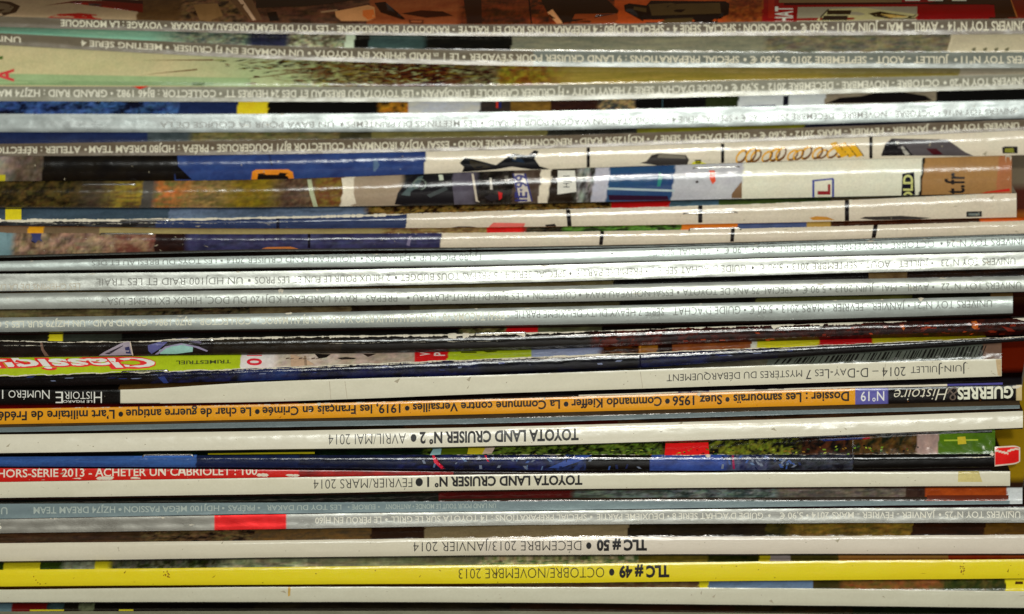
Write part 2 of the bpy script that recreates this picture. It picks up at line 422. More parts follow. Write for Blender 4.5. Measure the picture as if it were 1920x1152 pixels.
m.dec([(700, 300), (704, 296), (712, 310), (704, 322), (700, 322)], (90, 120, 150), 1)
m.dec([(862, 306), (872, 296), (884, 298), (930, 310), (942, 308), (950, 296), (962, 288), (990, 292), (1002, 282), (1010, 284), (1002, 298), (1012, 312), (1032, 318),
       (996, 318), (960, 313), (930, 318), (885, 322), (866, 323), (870, 314)], (22, 26, 34), 1)
m.dec([(880, 300), (908, 308), (922, 314), (892, 318), (882, 310)], (64, 58, 46), 2)
m.dec([(962, 291), (976, 294), (984, 306), (960, 302)], (30, 56, 80), 2)
m.vr(1100, 1106, .02, .98, (24, 18, 18)).vr(1352, 1358, .06, .98, (24, 18, 18)).vr(1630, 1636, -.0, .98, (24, 18, 18))
m.dec([(1200, 306), (1212, 303), (1222, 291), (1236, 288), (1286, 291), (1292, 300), (1288, 310), (1235, 311), (1222, 306)], (70, 66, 64), 1)
m.dec([(1236, 289), (1284, 292), (1286, 298), (1232, 296)], (130, 124, 112), 2)
m.dec([(1294, 311), (1300, 304), (1312, 303), (1326, 308), (1326, 311)], (226, 212, 20), 1)
m.dec([(1303, 300), (1315, 300), (1314, 307), (1304, 307)], (60, 54, 20), 2)
# coil springs: a row of slanted loops
for k in range(13):
    x = 1384 + k * 15.5 + (3.5 * math.sin(k * 2.3)); yb = 308 - k * .9; h = 30 - k * .5 + 4 * math.sin(k * 1.7)
    for j in range(10):
        a0 = math.pi * 2 * j / 10; a1 = math.pi * 2 * (j + 1) / 10
        cx = x + 6; cy = yb - h / 2 + 1; rx = 10; ry = h / 2 - 1; s_ = 5
        P = lambda a, r: (cx + rx * r * math.cos(a) + s_ * math.sin(a), cy - ry * r * math.sin(a))
        m.dec([P(a0, 1), P(a1, 1), P(a1, .66), P(a0, .66)], (226, 164, 20) if 1 < j < 7 else (120, 80, 20), 1 + k % 2)
for k in range(3):
    m.dec([(1556 + k * 17, 270 + k), (1568 + k * 17, 266 + k), (1590 + k * 14, 292), (1578 + k * 14, 296)], (232, 170, 14), 3)
    m.dec([(1568 + k * 17, 268 + k), (1570 + k * 17, 268 + k), (1592 + k * 14, 292), (1590 + k * 14, 294)], (50, 34, 14), 3)
m.dec([(1652, 292), (1660, 270), (1672, 260), (1776, 262), (1810, 286), (1826, 293)], (98, 92, 94), 1)
m.dec([(1652, 293), (1660, 272), (1672, 261), (1696, 272), (1712, 292)], (34, 30, 34), 2)
m.dec([(1678, 266), (1684, 265), (1706, 290), (1698, 292)], (180, 176, 166), 3)
m.dec([(1736, 279), (1756, 279), (1768, 290), (1750, 291)], (80, 10, 30), 3)
m.dec([(1879, 277), (1884, 275), (1908, 275), (1908, 288), (1880, 288)], (34, 28, 40), 1)
m.dec([(1884, 279), (1900, 278), (1902, 287), (1884, 286)], (140, 140, 60), 2)

m = Mag('fat stapled magazine with a rounded fold of mossy, blue, white and tan patches',
        (340.5, 337.5, 320.5, 304.5, (290)), (389, 389, 382, 372, 362), 1,
        [(-90, (92, 78, 40), (44, 38, 20), 12, 9, 5), (150, (92, 80, 62), (70, 62, 50), 20, 10, 4, 40), (205, (150, 132, 56), (104, 84, 50), 20, 7, 5, 40), (266, (98, 94, 88), (88, 84, 78)),
         (290, (186, 118, 64), (128, 116, 70), 16, 9, 4), (350, (116, 104, 64), (156, 130, 84), 22, 6, 6, 40), (428, (146, 124, 30), (112, 96, 34), 24, 12, 4, 40), (514, (116, 96, 76), (84, 62, 50), 12, 9, 5, 40),
         (588, (136, 116, 56), (116, 76, 48), 14, 9, 5), (642, WH), (662, (168, 152, 132), (158, 142, 122), 50, 20, 2), (752, (50, 52, 54), (36, 36, 38), 30, 12, 4), (846, (104, 98, 112), (90, 84, 96), 20, 20),
         (892, (22, 18, 16), (60, 54, 50), 10, 12, 5), (962, (98, 84, 74), (80, 64, 54), 9, 20), (1012, WH), (1031, (40, 30, 22), (60, 50, 40)), (1080, (60, 56, 50), (150, 150, 144), 9, 30, 6),
         (1112, (176, 176, 190), (186, 184, 190)), (1140, (18, 76, 128), (24, 92, 130), 30, 20, 3), (1262, (190, 190, 192), (178, 178, 182), 40, 20), (1391, (222, 216, 196), (214, 208, 188), 70, 30, 2),
         (1727, (16, 12, 20)), (1731, (172, 136, 88), (160, 126, 84), 60, 30, 2), (1870, (176, 120, 86), (166, 116, 78), 20, 20)],
        [(-90, (80, 80, 70))], mat='gloss', tilt=4, bul=9, n=2.2, g=0, crows=3, srows=17, xr=1897, name='stapled_magazine')
FAT = m
m.dec([(576, 337), (584, 337), (588, 360), (596, 388), (588, 389), (580, 362)], (176, 180, 150), 1)
m.dec([(640, 334), (656, 334), (668, 382), (654, 386), (644, 360)], WH, 1)
m.dec([(740, 384), (746, 362), (760, 344), (776, 328), (790, 325), (840, 330), (846, 330), (852, 384)], (36, 34, 40), 2)
m.dec([(752, 366), (784, 332), (794, 330), (784, 352), (768, 368)], (90, 104, 104), 3)
for j in range(14):
    a0 = j * .449; a1 = a0 + .46
    m.dec([(787 + 13 * math.cos(a0), 346 + 11 * math.sin(a0)), (787 + 13 * math.cos(a1), 346 + 11 * math.sin(a1)), (787 + 10.5 * math.cos(a1), 346 + 9 * math.sin(a1)), (787 + 10.5 * math.cos(a0), 346 + 9 * math.sin(a0))], (120, 130, 120), 4)
m.dec([(800, 366), (836, 350), (840, 356), (806, 371)], (78, 84, 84), 4)
m.dec([(822, 328), (830, 328), (832, 338), (824, 339)], (190, 196, 180), 4)
m.dec([(884, 326), (888, 326), (896, 376), (900, 380), (892, 378)], (196, 186, 170), 3)
m.dec([(918, 334), (922, 334), (924, 356), (919, 356)], (190, 186, 176), 3)
m.dec([(908, 370), (920, 364), (932, 366), (936, 374), (920, 378)], (54, 50, 54), 3)
m.dec([(934, 360), (942, 362), (941, 372), (936, 376)], (190, 40, 40), 4)
m.dec([(946, 330), (953, 330), (954, 344), (947, 344)], (120, 116, 108), 3)
m.dec([(961, 326), (985, 326), (998, 378), (972, 380)], (194, 186, 176), 3)
m.t('IE·99', 0, 0, col=(40, 44, 130), rot=(966, 988, 378, 328), bold=.02)
for a in ((961, 326, 964, 326, 975, 379, 972, 379), (982, 326, 986, 326, 999, 378, 996, 378)):
    m.dec([(a[0], a[1]), (a[2], a[3]), (a[4], a[5]), (a[6], a[7])], (60, 60, 130), 4)
m.dec([(1046, 320), (1078, 320), (1081, 360), (1045, 365)], (208, 206, 196), 3)
m.t('HJ 1', 0, 0, col=(60, 58, 60), rot=(1056, 1068, 352, 330), bold=.0)
m.dec([(1056, 307), (1072, 307), (1074, 316), (1058, 316)], (40, 34, 30), 3)
m.dec([(1138, 352), (1264, 356), (1265, 360), (1139, 356)], (170, 184, 186), 3)
m.dec([(1141, 366), (1252, 368), (1254, 376), (1142, 376)], (64, 30, 60), 3)
m.dec([(1236, 322), (1243, 330), (1238, 350), (1232, 350)], (60, 140, 130), 3)
m.dec([(1330, 320), (1340, 320), (1342, 340), (1336, 346), (1331, 336)], (230, 90, 50), 3)
m.dec([(1372, 364), (1391, 340), (1391, 372), (1372, 372)], (136, 110, 84), 3)
for a in (((1304, 340), (1309, 339), (1310, 343), (1305, 344)),):
    m.dec(list(a), (70, 60, 60), 3)
# blue framed logo and the dark one beside it
for q in ([(1523, 338), (1563, 334), (1563, 337), (1523, 341)], [(1523, 338), (1527, 338), (1527, 372), (1523, 372)], [(1560, 336), (1564, 336), (1564, 371), (1560, 371)]):
    m.dec(q, (50, 74, 160), 3)
m.t('IL', 0, 0, col=(150, 24, 40), rot=(1534, 1556, 376, 346), bold=.03)
m.dec([(1692, 326), (1714, 323), (1716, 366), (1690, 368)], (22, 22, 50), 3)
m.t('OLD', 0, 0, col=(196, 196, 130), rot=(1694, 1711, 380, 328), bold=.03)
m.t('rt.fr', 0, 0, col=(30, 16, 12), rot=(1772, 1808, 376, 324), bold=.015)
m.dec([(1840, 363), (1893, 359), (1893, 354), (1850, 360)], (196, 50, 40), 3)
m.staples += [(155, 254, .13), (1300, 1386, .10)]
m.torn += [(1885, 1896, .0, 3, .9)]

m = Mag('blue and white stapled catalogue with a torn white crease, blunt right end',
        ((0, 415), (240, 413), (480, 409), (960, 396), (1440, 382), (1905, 361)), (424, 429, 426, 418, 407), 9,
        [(-90, (70, 70, 76), (36, 32, 30), 30, 8, 4), (292, (50, 70, 112), (40, 58, 98), 40, 8, 3), (762, (206, 196, 178), (198, 188, 170), 60, 20, 2)],
        [(-90, (74, 96, 112), (60, 80, 94), 60, 6), (320, (112, 132, 158), (80, 96, 118), 60, 6), (688, (146, 118, 60), (50, 30, 14), 9, 4, 5), (1148, (206, 24, 24), (190, 20, 20)), (1258, (92, 136, 160), (84, 110, 120)),
         (1350, (100, 122, 60), (80, 96, 60), 20, 5), (1560, (140, 126, 96), (120, 110, 90)), (1842, (190, 60, 60), (190, 40, 40)), (1888, (190, 180, 160))],
        mat='gloss', tilt=2, bul=4, n=2.2, g=4, crows=8, srows=9, xr=1906, name='stapled_catalogue')
m.vr(10, 40, -1, .0, (214, 200, 20))
m.vr(1061, 1069, -.05, 1.0, (26, 18, 20), 3).vr(1309, 1317, -.05, .93, (26, 18, 20)).vr(1584, 1592, .0, 1.0, (26, 18, 20))
m.vr(518, 524, .0, 1, (20, 26, 60))
m.dec([(1612, 410), (1622, 407), (1690, 405), (1746, 409), (1720, 412), (1640, 413)], (70, 64, 62), 1)
m.dec([(1518, 409), (1530, 406), (1550, 407), (1566, 413), (1524, 413)], (190, 140, 60), 1)
m.vr(1812, 1841, .72, .95, (60, 60, 60)).vr(1816, 1837, .80, .9, (120, 128, 124))
m.dec([(840, 428), (860, 425), (880, 425), (900, 427)], (60, 30, 30), 1)
m.dec([(915, 427), (925, 418), (985, 419), (982, 427)], (220, 120, 110), 1)
m.dec([(1022, 422), (1040, 420), (1044, 426), (1024, 427)], (60, 50, 46), 1)
m.staples += [(226, 318, .1), (1282, 1382, .40)]
m.torn += [(-60, 760, .02, 3.4, .95), (560, 1905, .0, 1.6, .55), (40, 560, .45, 1.3, .35)]

m = Mag('purple blue and white stapled catalogue resting right on the silver N 24',
        (437, 439, 436, 428, 414), (479, 468, 463, 453, 438), 8,
        [(-90, (120, 152, 158), (104, 134, 142), 30, 20), (24, (164, 140, 116), (104, 84, 70), 22, 8, 4), (215, (116, 74, 62), (150, 124, 100), 16, 6, 5), (290, (38, 20, 20), (60, 36, 30), 20, 8), (350, (68, 68, 110), (52, 50, 88), 26, 8, 4), (827, (208, 198, 180), (200, 190, 172), 60, 20, 2)],
        [(-90, (136, 112, 88), (126, 104, 84)), (55, (232, 160, 10)), (85, (130, 110, 86), (120, 104, 80)), (188, (170, 156, 108), (156, 142, 100), 60, 5), (720, (156, 136, 88), (120, 90, 60), 12, 4, 4), (915, (212, 36, 24), (196, 30, 20)), (985, (90, 80, 60), (30, 22, 20), 10, 4, 5),
         (1060, (96, 136, 56), (40, 60, 20), 14, 4, 5), (1280, (224, 130, 24), (214, 120, 20)), (1385, (76, 96, 146), (70, 88, 130)), (1515, (180, 150, 80)), (1560, (60, 30, 12), (80, 40, 14)), (1840, (216, 110, 20), (200, 90, 14))],
        mat='gloss', tilt=2, bul=4, n=2.3, g=1, crows=6, srows=11, xr=1935, name='stapled_catalogue',
        skew=.22, back=[(25, (226, 130, 20)), (150, (130, 46, 12)), (2000, (190, 176, 150))])
m.dec([(58, 438), (78, 438), (76, 448), (80, 454), (72, 450), (66, 457), (64, 450), (58, 453), (61, 446)], (64, 70, 120), 1)
m.vr(1126, 1133, .0, .98, (30, 22, 22), -3).vr(1371, 1378, .0, .96, (30, 22, 22), -2).vr(1638, 1646, .0, .98, (30, 22, 22), -4)
m.vr(577, 582, .0, .96, (24, 16, 40))
m.dec([(490, 467), (500, 464), (545, 463), (560, 467)], (196, 130, 70), 1)
m.dec([(762, 460), (766, 444), (772, 442), (768, 462)], (130, 120, 150), 1)
m.dec([(0, 436), (12, 437), (14, 462), (0, 470), (-60, 470), (-60, 436)], (120, 152, 158), 1)
m.staples += [(188, 288, .02), (1292, 1389, -.02)]
m.torn += [(700, 1880, .0, 1.2, .25)]

m = Mag('silver spine reading N 24, uppermost of the four tight silver ones',
        (490.5, 480, 472, 458, 442), (508, 502, 496, 482.5, 470), -5,
        [(-90, (188, 196, 192), (180, 188, 184), 40, 10)], [(-90, (40, 26, 12), (20, 14, 10), 40, 5)],
        mat='silver', tilt=5.5, bul=2.6, n=3, g=6, crows=5, srows=9, xr=1975)
m.line([('UNIVERS TOY N°24', 1925, 1775), ('•', 1768, 1763), ('OCTOBRE - NOVEMBRE - DECEMBRE 2013', 1752, 1420), ('•', 1415, 1410), ('5,90 €', 1403, 1358), ('•', 1348, 1343), ('SPECIAL SERIE', 1332, 1225),
        ('•', 1150, 1145), ('FJ-J80 PICK-UP', 902, 787), ('•', 780, 775), ('FJ40 ICON', 769, 687), ('•', 681, 676), ('NOUVEAU LAND CRUISER 2014', 667, 425), ('•', 418, 413),
        ('LES TOYS DU BRESLAU ET DES', 406, 172)], .14, .62, (124, 128, 124), -.004)

m = Mag('silver spine reading N 23, second of the four tight silver ones',
        (514, 509, 499.5, 485, 473), (546, 540, 530, 516, 503), -2,
        [(-90, (182, 184, 178), (172, 174, 168), 50, 10)], [(-90, (20, 18, 14), (34, 28, 18), 40, 5)],
        mat='silver', tilt=1, bul=1.5, n=2.6, lip=.36, lip0=.42, g=2, crows=4, srows=13, xr=1968)
m.line([('UNIVERS TOY N°23', 1904, 1765), ('• JUILLET - AOUT - SEPTEMBRE 2013 • 5,90 €', 1750, 1425), ('•', 1414, 1409), ('GUIDE D’ACHAT SERIE 8 • PREMIERE PARTIE', 1399, 1080), ('•', 1072, 1067),
        ('SPECIAL SERIE 4 : 5 PREPAS TOUS BUDGET', 1061, 751), ('•', 745, 740), ('2 HILUX POUR LE FUN ET LES PROS', 732, 478), ('•', 470, 465), ('UN HDJ100 RAID ET LES TRAIL', 455, 180)], .34, .76, (126, 126, 120), -.004)
m.line([('LES CHEMINS DE LA LIBERTE', 150, -40)], .6, .98, (186, 180, 164), 0)

m = Mag('scuffed silver spine reading N 22, third of the four tight silver ones',
        (550.5, 544.5, 538.5, 527, 518), (580, 575, 568, 557, 547), 3,
        [(-90, (184, 188, 182), (174, 178, 172), 50, 10)],
        [(-90, (130, 118, 84), (70, 58, 36), 40, 4, 4), (300, (60, 46, 30), (100, 86, 58), 30, 4), (760, (104, 96, 66), (84, 74, 50)), (1152, (18, 18, 20), (26, 22, 20)), (1630, (110, 92, 60), (80, 60, 36)), (1702, (14, 12, 10), (50, 30, 14), 30, 4)],
        mat='silver', tilt=5.5, bul=3.4, n=2.6, g=2, crows=6, srows=11, xr=1972)
m.line([('UNIVERS TOY N°22', 1915, 1765), ('• AVRIL - MAI - JUIN 2013 • 5,90 €', 1752, 1505), ('•', 1497, 1492), ('SPECIAL 75 ANS DE TOYOTA', 1486, 1280), ('•', 1274, 1269), ('ESSAI NOUVEAU RAV4', 1262, 1098),
        ('•', 1090, 1085), ('COLLECTION', 1080, 1000), ('• LES BJ46 DU HAUT-PLATEAU', 992, 775), ('•', 768, 763), ('PREPAS : RAV4 LARDEAU, KDJ120 DU DOC, HILUX EXTREME USA •', 745, 190)], .38, .82, (126, 128, 122), -.004)

m = Mag('silver spine reading N 21, lowest of the four tight silver ones',
        (596, 588.5, 577.5, 566.5, 555), (623, 617, 610, 601, 587), 7,
        [(-90, (174, 180, 176), (164, 170, 166), 50, 10)],
        [(-90, (116, 106, 74), (84, 74, 50), 40, 4, 4), (215, (24, 20, 14), (90, 80, 56), 20, 4, 5), (470, (110, 98, 70), (80, 66, 44)), (660, (34, 24, 16), (60, 50, 36)), (770, (90, 84, 60), (70, 62, 40)),
         (1165, (22, 20, 18), (40, 36, 26)), (1420, (110, 110, 60), (84, 84, 44), 30, 4), (1712, (40, 40, 24), (20, 18, 14), 20, 4), (1860, (110, 92, 54), (120, 96, 60))],
        mat='silver', tilt=5, bul=3.2, n=2.6, g=3, crows=6, srows=11, xr=1899)
m.line([('UNIVERS TOY N°21', 1860, 1715), ('• JANVIER - FEVRIER - MARS 2013 • 5,90 € • GUIDE D’ACHAT', 1706, 1262), ('SERIE 7 HEAVY DUTY DEUXIEME PARTIE', 1245, 965)], .20, .62, (128, 130, 126), -.004)
m.line([('• ESSAI TACOMA V8 • NOUVEAU HILUX REVO X-MAX • UN BJ AU MAROC •', 955, 482), ('COLLECTOR : RJ70 1986', 471, 290), ('•', 286, 281), ('GRAND RAID : UN HZJ79 SUR LES 5 C', 277, -8)], .26, .70, (206, 206, 190), .012)

m = Mag('dark brown and rust stapled magazine with a frayed white crease and three staples',
        ((0, 638), (120, 640), (480, 633), (960, 625.5), (1440, 610), (1920, 597)), (671, 665, 657, 640, 628), 10,
        [(-90, (44, 34, 28), (28, 22, 18), 30, 10), (190, (40, 30, 26), (30, 24, 20)), (400, (52, 44, 32), (34, 28, 20), 40, 8), (640, (22, 18, 14), (34, 28, 20), 40, 8), (1110, (92, 34, 18), (34, 16, 8), 16, 8, 5), (1320, (70, 26, 12), (36, 14, 8), 14, 8, 4)],
        [(-90, (34, 32, 26), (44, 42, 34)), (93, (206, 196, 20)), (120, (60, 64, 56), (50, 52, 44)), (230, (20, 20, 18), (30, 28, 24)), (866, (140, 132, 90), (70, 64, 40), 9, 4, 5), (951, (196, 20, 24)), (1010, (104, 104, 74), (80, 80, 60)),
         (1130, (34, 26, 18), (20, 14, 12)), (1400, (24, 12, 10), (34, 16, 10))],
        mat='gloss', tilt=2, bul=4, n=2.4, g=6, crows=7, srows=9, xr=1970, name='stapled_magazine', skew=.2, back=[(70, (60, 22, 12)), (140, (96, 60, 40)), (2000, (120, 24, 14))])
RUST = m
m.dec([(75, 641), (79, 641), (82, 655), (92, 668), (84, 668), (77, 656)], (120, 96, 84), 1)
m.dec([(185, 667), (196, 660), (225, 645), (238, 640), (244, 641), (249, 666)], (160, 150, 160), 1)
m.dec([(234, 652), (242, 650), (246, 664), (236, 663)], (60, 60, 110), 2)
m.dec([(243, 642), (245, 642), (250, 667), (248, 667)], (200, 186, 170), 2)
m.dec([(196, 664), (230, 648), (231, 649), (205, 665)], (70, 60, 70), 2)
m.dec([(277, 648), (300, 641), (316, 640), (300, 654), (284, 664), (278, 658)], (92, 92, 150), 1)
m.dec([(298, 657), (320, 648), (345, 645), (362, 650), (361, 660), (330, 664), (300, 664)], (150, 186, 178), 1)
m.dec([(290, 665), (310, 650), (340, 644), (372, 650), (390, 658), (388, 660), (366, 652), (340, 647), (312, 653), (296, 665)], (150, 140, 170), 2)
m.dec([(310, 638), (350, 634), (378, 642), (376, 645), (350, 640), (320, 642)], (110, 104, 130), 2)
for k in range(70):
    x = rg.uniform(1120, 1930); v = rg.uniform(.08, .9); L = rg.uniform(3, 12)
    m.vr(x, x + L, v, v + rg.uniform(.05, .14), rg.choice([(120, 44, 20), (150, 66, 24), (20, 10, 6), (90, 30, 14)]), rg.uniform(-4, 4))
m.dec([(1686, 610), (1694, 609), (1697, 616), (1694, 620), (1690, 614)], (170, 96, 34), 5)
m.dec([(1820, 604), (1830, 602), (1835, 608), (1833, 616), (1827, 618), (1822, 614), (1829, 609)], (176, 100, 30), 5)
m.dec([(1878, 612), (1896, 616), (1904, 622), (1890, 622)], (120, 40, 20), 5)
m.staples += [(303, 402, .10), (890, 986, -.02), (1455, 1545, .22)]
m.torn += [(-60, 560, .06, 2.6, .6), (0, 90, .3, 1.8, .5), (300, 1100, .0, 2.6, .7), (960, 1700, .0, 1.1, .55), (1899, 1960, .0, 1.8, .9), (600, 960, .42, 1.2, .3), (820, 900, .0, 4, .9), (300, 340, .0, 5, .9), (390, 402, .0, 7, .9), (1446, 1462, .1, 8, .9), (1534, 1546, .05, 9, .9), (976, 986, .1, 8, .9)]

m = Mag('navy stapled magazine, lime green strip with a red outlined title above its fold',
        (706, 691, 671.5, 652.5, 631.5), ((0, 727), (480, 714), (960, 701), (1200, 690), (1440, 673), (1700, 655), (1920, 640)), 18,
        [(-90, (26, 18, 20), (18, 12, 14), 30, 8), (290, (28, 34, 84), (20, 18, 34), 22, 7, 5), (450, (20, 54, 110), (26, 36, 86), 18, 7, 4), (560, (24, 32, 82), (14, 14, 30), 24, 7, 4), (900, (16, 18, 42), (12, 12, 18), 24, 7, 4), (1200, (18, 34, 84), (14, 20, 50), 30, 8, 4), (1330, (10, 12, 24), (16, 24, 60), 40, 8, 4), (1460, (10, 10, 10), (24, 22, 24))],
        [(-90, (176, 192, 24), (168, 184, 22), 60, 30, 2), (454, (222, 212, 208), (214, 200, 196)), (520, (196, 184, 170), (180, 166, 150), 20, 8, 4), (640, (180, 164, 150), (166, 150, 136), 20, 8, 4), (779, (204, 22, 28), (196, 20, 26)), (842, (174, 188, 22), (166, 180, 20)), (1000, (150, 162, 196), (140, 150, 180), 30, 20), (1128, (50, 28, 12), (110, 64, 20), 14, 6, 5),
         (1200, (170, 120, 30), (140, 90, 24), 10, 9), (1235, (40, 20, 10), (60, 30, 14)), (1262, (164, 100, 46), (140, 80, 40), 20, 8), (1411, (222, 220, 200)), (1421, (212, 206, 16)), (1539, (210, 20, 30), (196, 20, 26)), (1638, (214, 204, 20), (206, 196, 18)), (1850, (20, 16, 12))],
        mat='gloss', tilt=2, bul=3, n=2.4, g=1, crows=16, srows=9, xr=1975, sag=1.2, name='stapled_magazine')
LIME = m
m.t('Classique', 292, -70, -.90, -.30, (214, 34, 34), .11, z=0, shear=-.25)
m.t('Classique', 290, -68, -.88, -.32, (216, 214, 206), .03, z=1, shear=-.25)
m.t('TRIMESTRIEL', 433, 330, -.66, -.42, (70, 76, 14), .015)
m.t('01', 0, 0, col=(206, 30, 60), rot=(464, 490, 686, 664), bold=.03)
m.dec([(545, 665), (570, 672), (590, 684), (545, 688)], (190, 164, 140), 1)
m.dec([(570, 668), (574, 668), (576, 686), (571, 686)], (150, 130, 110), 2)
for k in range(9):
    m.dec([(536 + k * 8, 672 + k % 3), (543 + k * 8, 671 + k % 3), (543 + k * 8, 673), (536 + k * 8, 674.5)], (110, 90, 80), 3)
m.dec([(590, 664), (620, 665), (612, 671), (598, 673)], (40, 34, 30), 3)
m.dec([(632, 672), (648, 670), (668, 672), (664, 674), (640, 675)], (60, 50, 44), 3)
m.dec([(680, 664), (706, 664), (690, 670)], (60, 46, 40), 3)
m.t('W', 0, 0, col=(232, 196, 190), rot=(788, 806, 668, 656), bold=.02)
m.t('PC', 0, 0, col=(232, 196, 190), rot=(814, 834, 668, 652), bold=.02)
m.dec([(864, 660), (894, 660), (893, 662.5), (865, 662.5)], (90, 96, 20), 2)
m.dec([(905, 659), (920, 654), (938, 657), (930, 660), (914, 661.5)], (50, 52, 14), 2)
for k in range(45):
    x = rg.uniform(0, 1500); v = rg.uniform(.05, .6)
    m.vr(x, x + rg.uniform(4, 16), v, v + rg.uniform(.03, .1), rg.choice([(40, 60, 130), (120, 130, 160), (30, 44, 100), (60, 60, 80)]), rg.uniform(-5, 5))
m.dec([(296, 708), (308, 706), (316, 718), (308, 720)], (30, 60, 130), 2)
m.staples += [(228, 316, -.02)]
m.torn += [(-60, 1450, .0, 1.9, .75), (400, 1000, .08, 2.4, .45), (1000, 1150, .06, 3.4, .7), (1440, 1960, .0, 1.5, .7)]

m = Mag('thick white spine reading Juin-Juillet 2014, black block at its left end',
        ((0, 731), (225, 731), (480, 717), (960, 702.5), (1440, 685.5), (1870, 673)), ((0, 758), (480, 754), (960, 737), (1440, 721), (1870, 706)), 8,
        [(-90, (20, 18, 16)), (225.5, (208, 204, 186), (202, 198, 180), 60, 20, 2)],
        [(-90, (24, 18, 14)), (225, (100, 76, 40), (84, 62, 34)), (430, (110, 104, 84), (90, 84, 70)), (860, (110, 106, 90), (90, 86, 72)), (1440, (100, 104, 96), (88, 92, 84)), (1845, (120, 96, 80), (110, 88, 76))],
        mat='white', tilt=1, bul=1.2, n=6, g=2, crows=9, srows=9, xr=1878)
WHITE_A = m
rb = random.Random(11); x = 1459
while x < 1852:
    wd = rb.choice([2, 2, 3, 4, 5]); m.vr(x, x + wd, -.94, -.18 if x < 1640 else -.22, (34, 34, 30), -8); x += wd + rb.choice([2, 3, 4, 5, 9 if x < 1800 else 3])
m.t('H', 191, 176, .12, .97, (222, 220, 206), -.008, z=0).t('ISTOIR', 172, 121, .12, .66, (222, 220, 206), -.008).t('E', 118, 104, .12, .97, (222, 220, 206), -.008)
m.t('LE FIGARO', 173, 118, .76, .93, (222, 220, 206), .01)
m.t('N', 93, 79, .02, .66, (222, 220, 206), -.008).t('UMÉRO', 76, 16, .06, .56, (222, 220, 206), -.008).t('19', 6, -12, .02, .64, (222, 220, 206), -.008)
for (s_, a, b, hi) in (('J', 1812, 1806, 0), ('UIN-', 1803, 1764, 1), ('J', 1766, 1760, 0), ('UILLET', 1757, 1708, 1), ('2014 – D-D', 1698, 1589, 0), ('AY', 1587, 1564, 1), ('-L', 1562, 1546, 0), ('ES', 1544, 1528, 1), ('7', 1521, 1511, 0), ('MYSTÈRES DU DÉBARQUEMENT', 1504, 1250, 1)):
    m.t(s_, a, b, .30, .66 if hi else .80, (44, 42, 44), -.006)
m.vr(225.5, 300, .97, 1.0, (40, 38, 36))

m = Mag('orange spine of black headlines, purple N 19 block and white title on black',
        ((0, 767), (480, 759), (960, 747.5), (1440, 733), (1910, 722)), (796, 787, 775.5, 763, 751), 8,
        [(-90, (226, 160, 10), (220, 154, 8), 60, 20, 2), (1603.5, (100, 96, 176), (94, 90, 168)), (1664.5, (20, 14, 14), (26, 18, 18)), (1905, (196, 180, 140))],
        [(-90, (140, 16, 8), (120, 14, 8)), (560, (36, 14, 10), (26, 12, 10), 30, 5), (1000, (24, 20, 22), (34, 30, 34), 16, 4)],
        mat='white', tilt=1, bul=1.5, n=5, g=3, crows=8, srows=9, xr=1916, skew=.25, back=[(25, (30, 16, 12)), (2000, (160, 56, 14))])
ORANGE = m
m.vr(1085, 1776, -.34, -.04, (214, 206, 190)).vr(1776, 1880, -.34, -.08, (84, 80, 160)).vr(1260, 1330, -.34, -.05, (60, 40, 120)).vr(1400, 1470, -.34, -.1, (20, 14, 20))
m.t('GUERRES', 1900, 1795, .10, .82, (218, 214, 196), .035)
m.t('&', 1796, 1774, .04, .92, (110, 96, 86), -.01)
m.t('Histoire', 1777, 1676, .12, .86, (214, 210, 192), -.012, shear=.32)
m.t('N°19', 1658, 1614, .22, .80, (222, 220, 214), .01)
m.line([('Dossier : Les samouraïs', 1592, 1375), ('•', 1368, 1360), ('Suez 1956', 1354, 1261), ('•', 1256, 1247), ('Commando Kieffer', 1241, 1071), ('•', 1066, 1057), ('La Commune contre Versailles', 1050, 774), ('•', 768, 759),
        ('1919, les Français en Crimée', 751, 492), ('•', 487, 478), ('Le char de guerre antique', 471, 236), ('•', 231, 222), ('L’art militaire de Frédéric', 215, -28)], .20, .76, INK, .024)
m.torn += [(594, 602, .0, 14, .8), (578, 586, .5, 12, .7), (1018, 1023, .1, 12, .6), (1305, 1316, .1, 14, .8), (1318, 1324, .5, 9, .6), (60, 1600, .0, 1.0, .3), (1896, 1914, .1, 6, .8)]

m = Mag('thin dull grey spine squeezed just below the orange headline spine',
        (802, 792, 784, 771, 760), (811, 802, 793, 779, 766), 6,
        [(-90, (120, 132, 134), (108, 120, 122), 60, 8)], [(-90, (84, 70, 50), (70, 58, 44), 30, 4)], mat='matte', tilt=0, bul=.3, n=5, lip=.34, g=-.5, crows=6, srows=7, xr=1912)

m = Mag('white spine with black print dated Avril/Mai 2014, under the thin grey one',
        (815, 809, 800, 787, 771), (850, 843, 836, 821, 802), 5,
        [(-90, (212, 208, 192), (206, 202, 186), 60, 20, 2)], [(-90, (70, 56, 40), (56, 42, 30), 30, 4), (760, (104, 70, 44), (80, 60, 44)), (960, (100, 34, 22), (80, 30, 20)), (1160, (110, 80, 56), (60, 44, 34), 30, 4)],
        mat='white', tilt=8, bul=2, n=3, g=3.5, crows=5, srows=11, xr=1918)
WHITE_B = m
m.t('TOYOTA LAND CRUISER N° 2', 1085, 787, .22, .78, INK, .035).t('•', 781, 770, .2, .8, INK, .02).t('AVRIL/MAI 2014', 761, 616, .24, .80, (50, 48, 48), -.012)

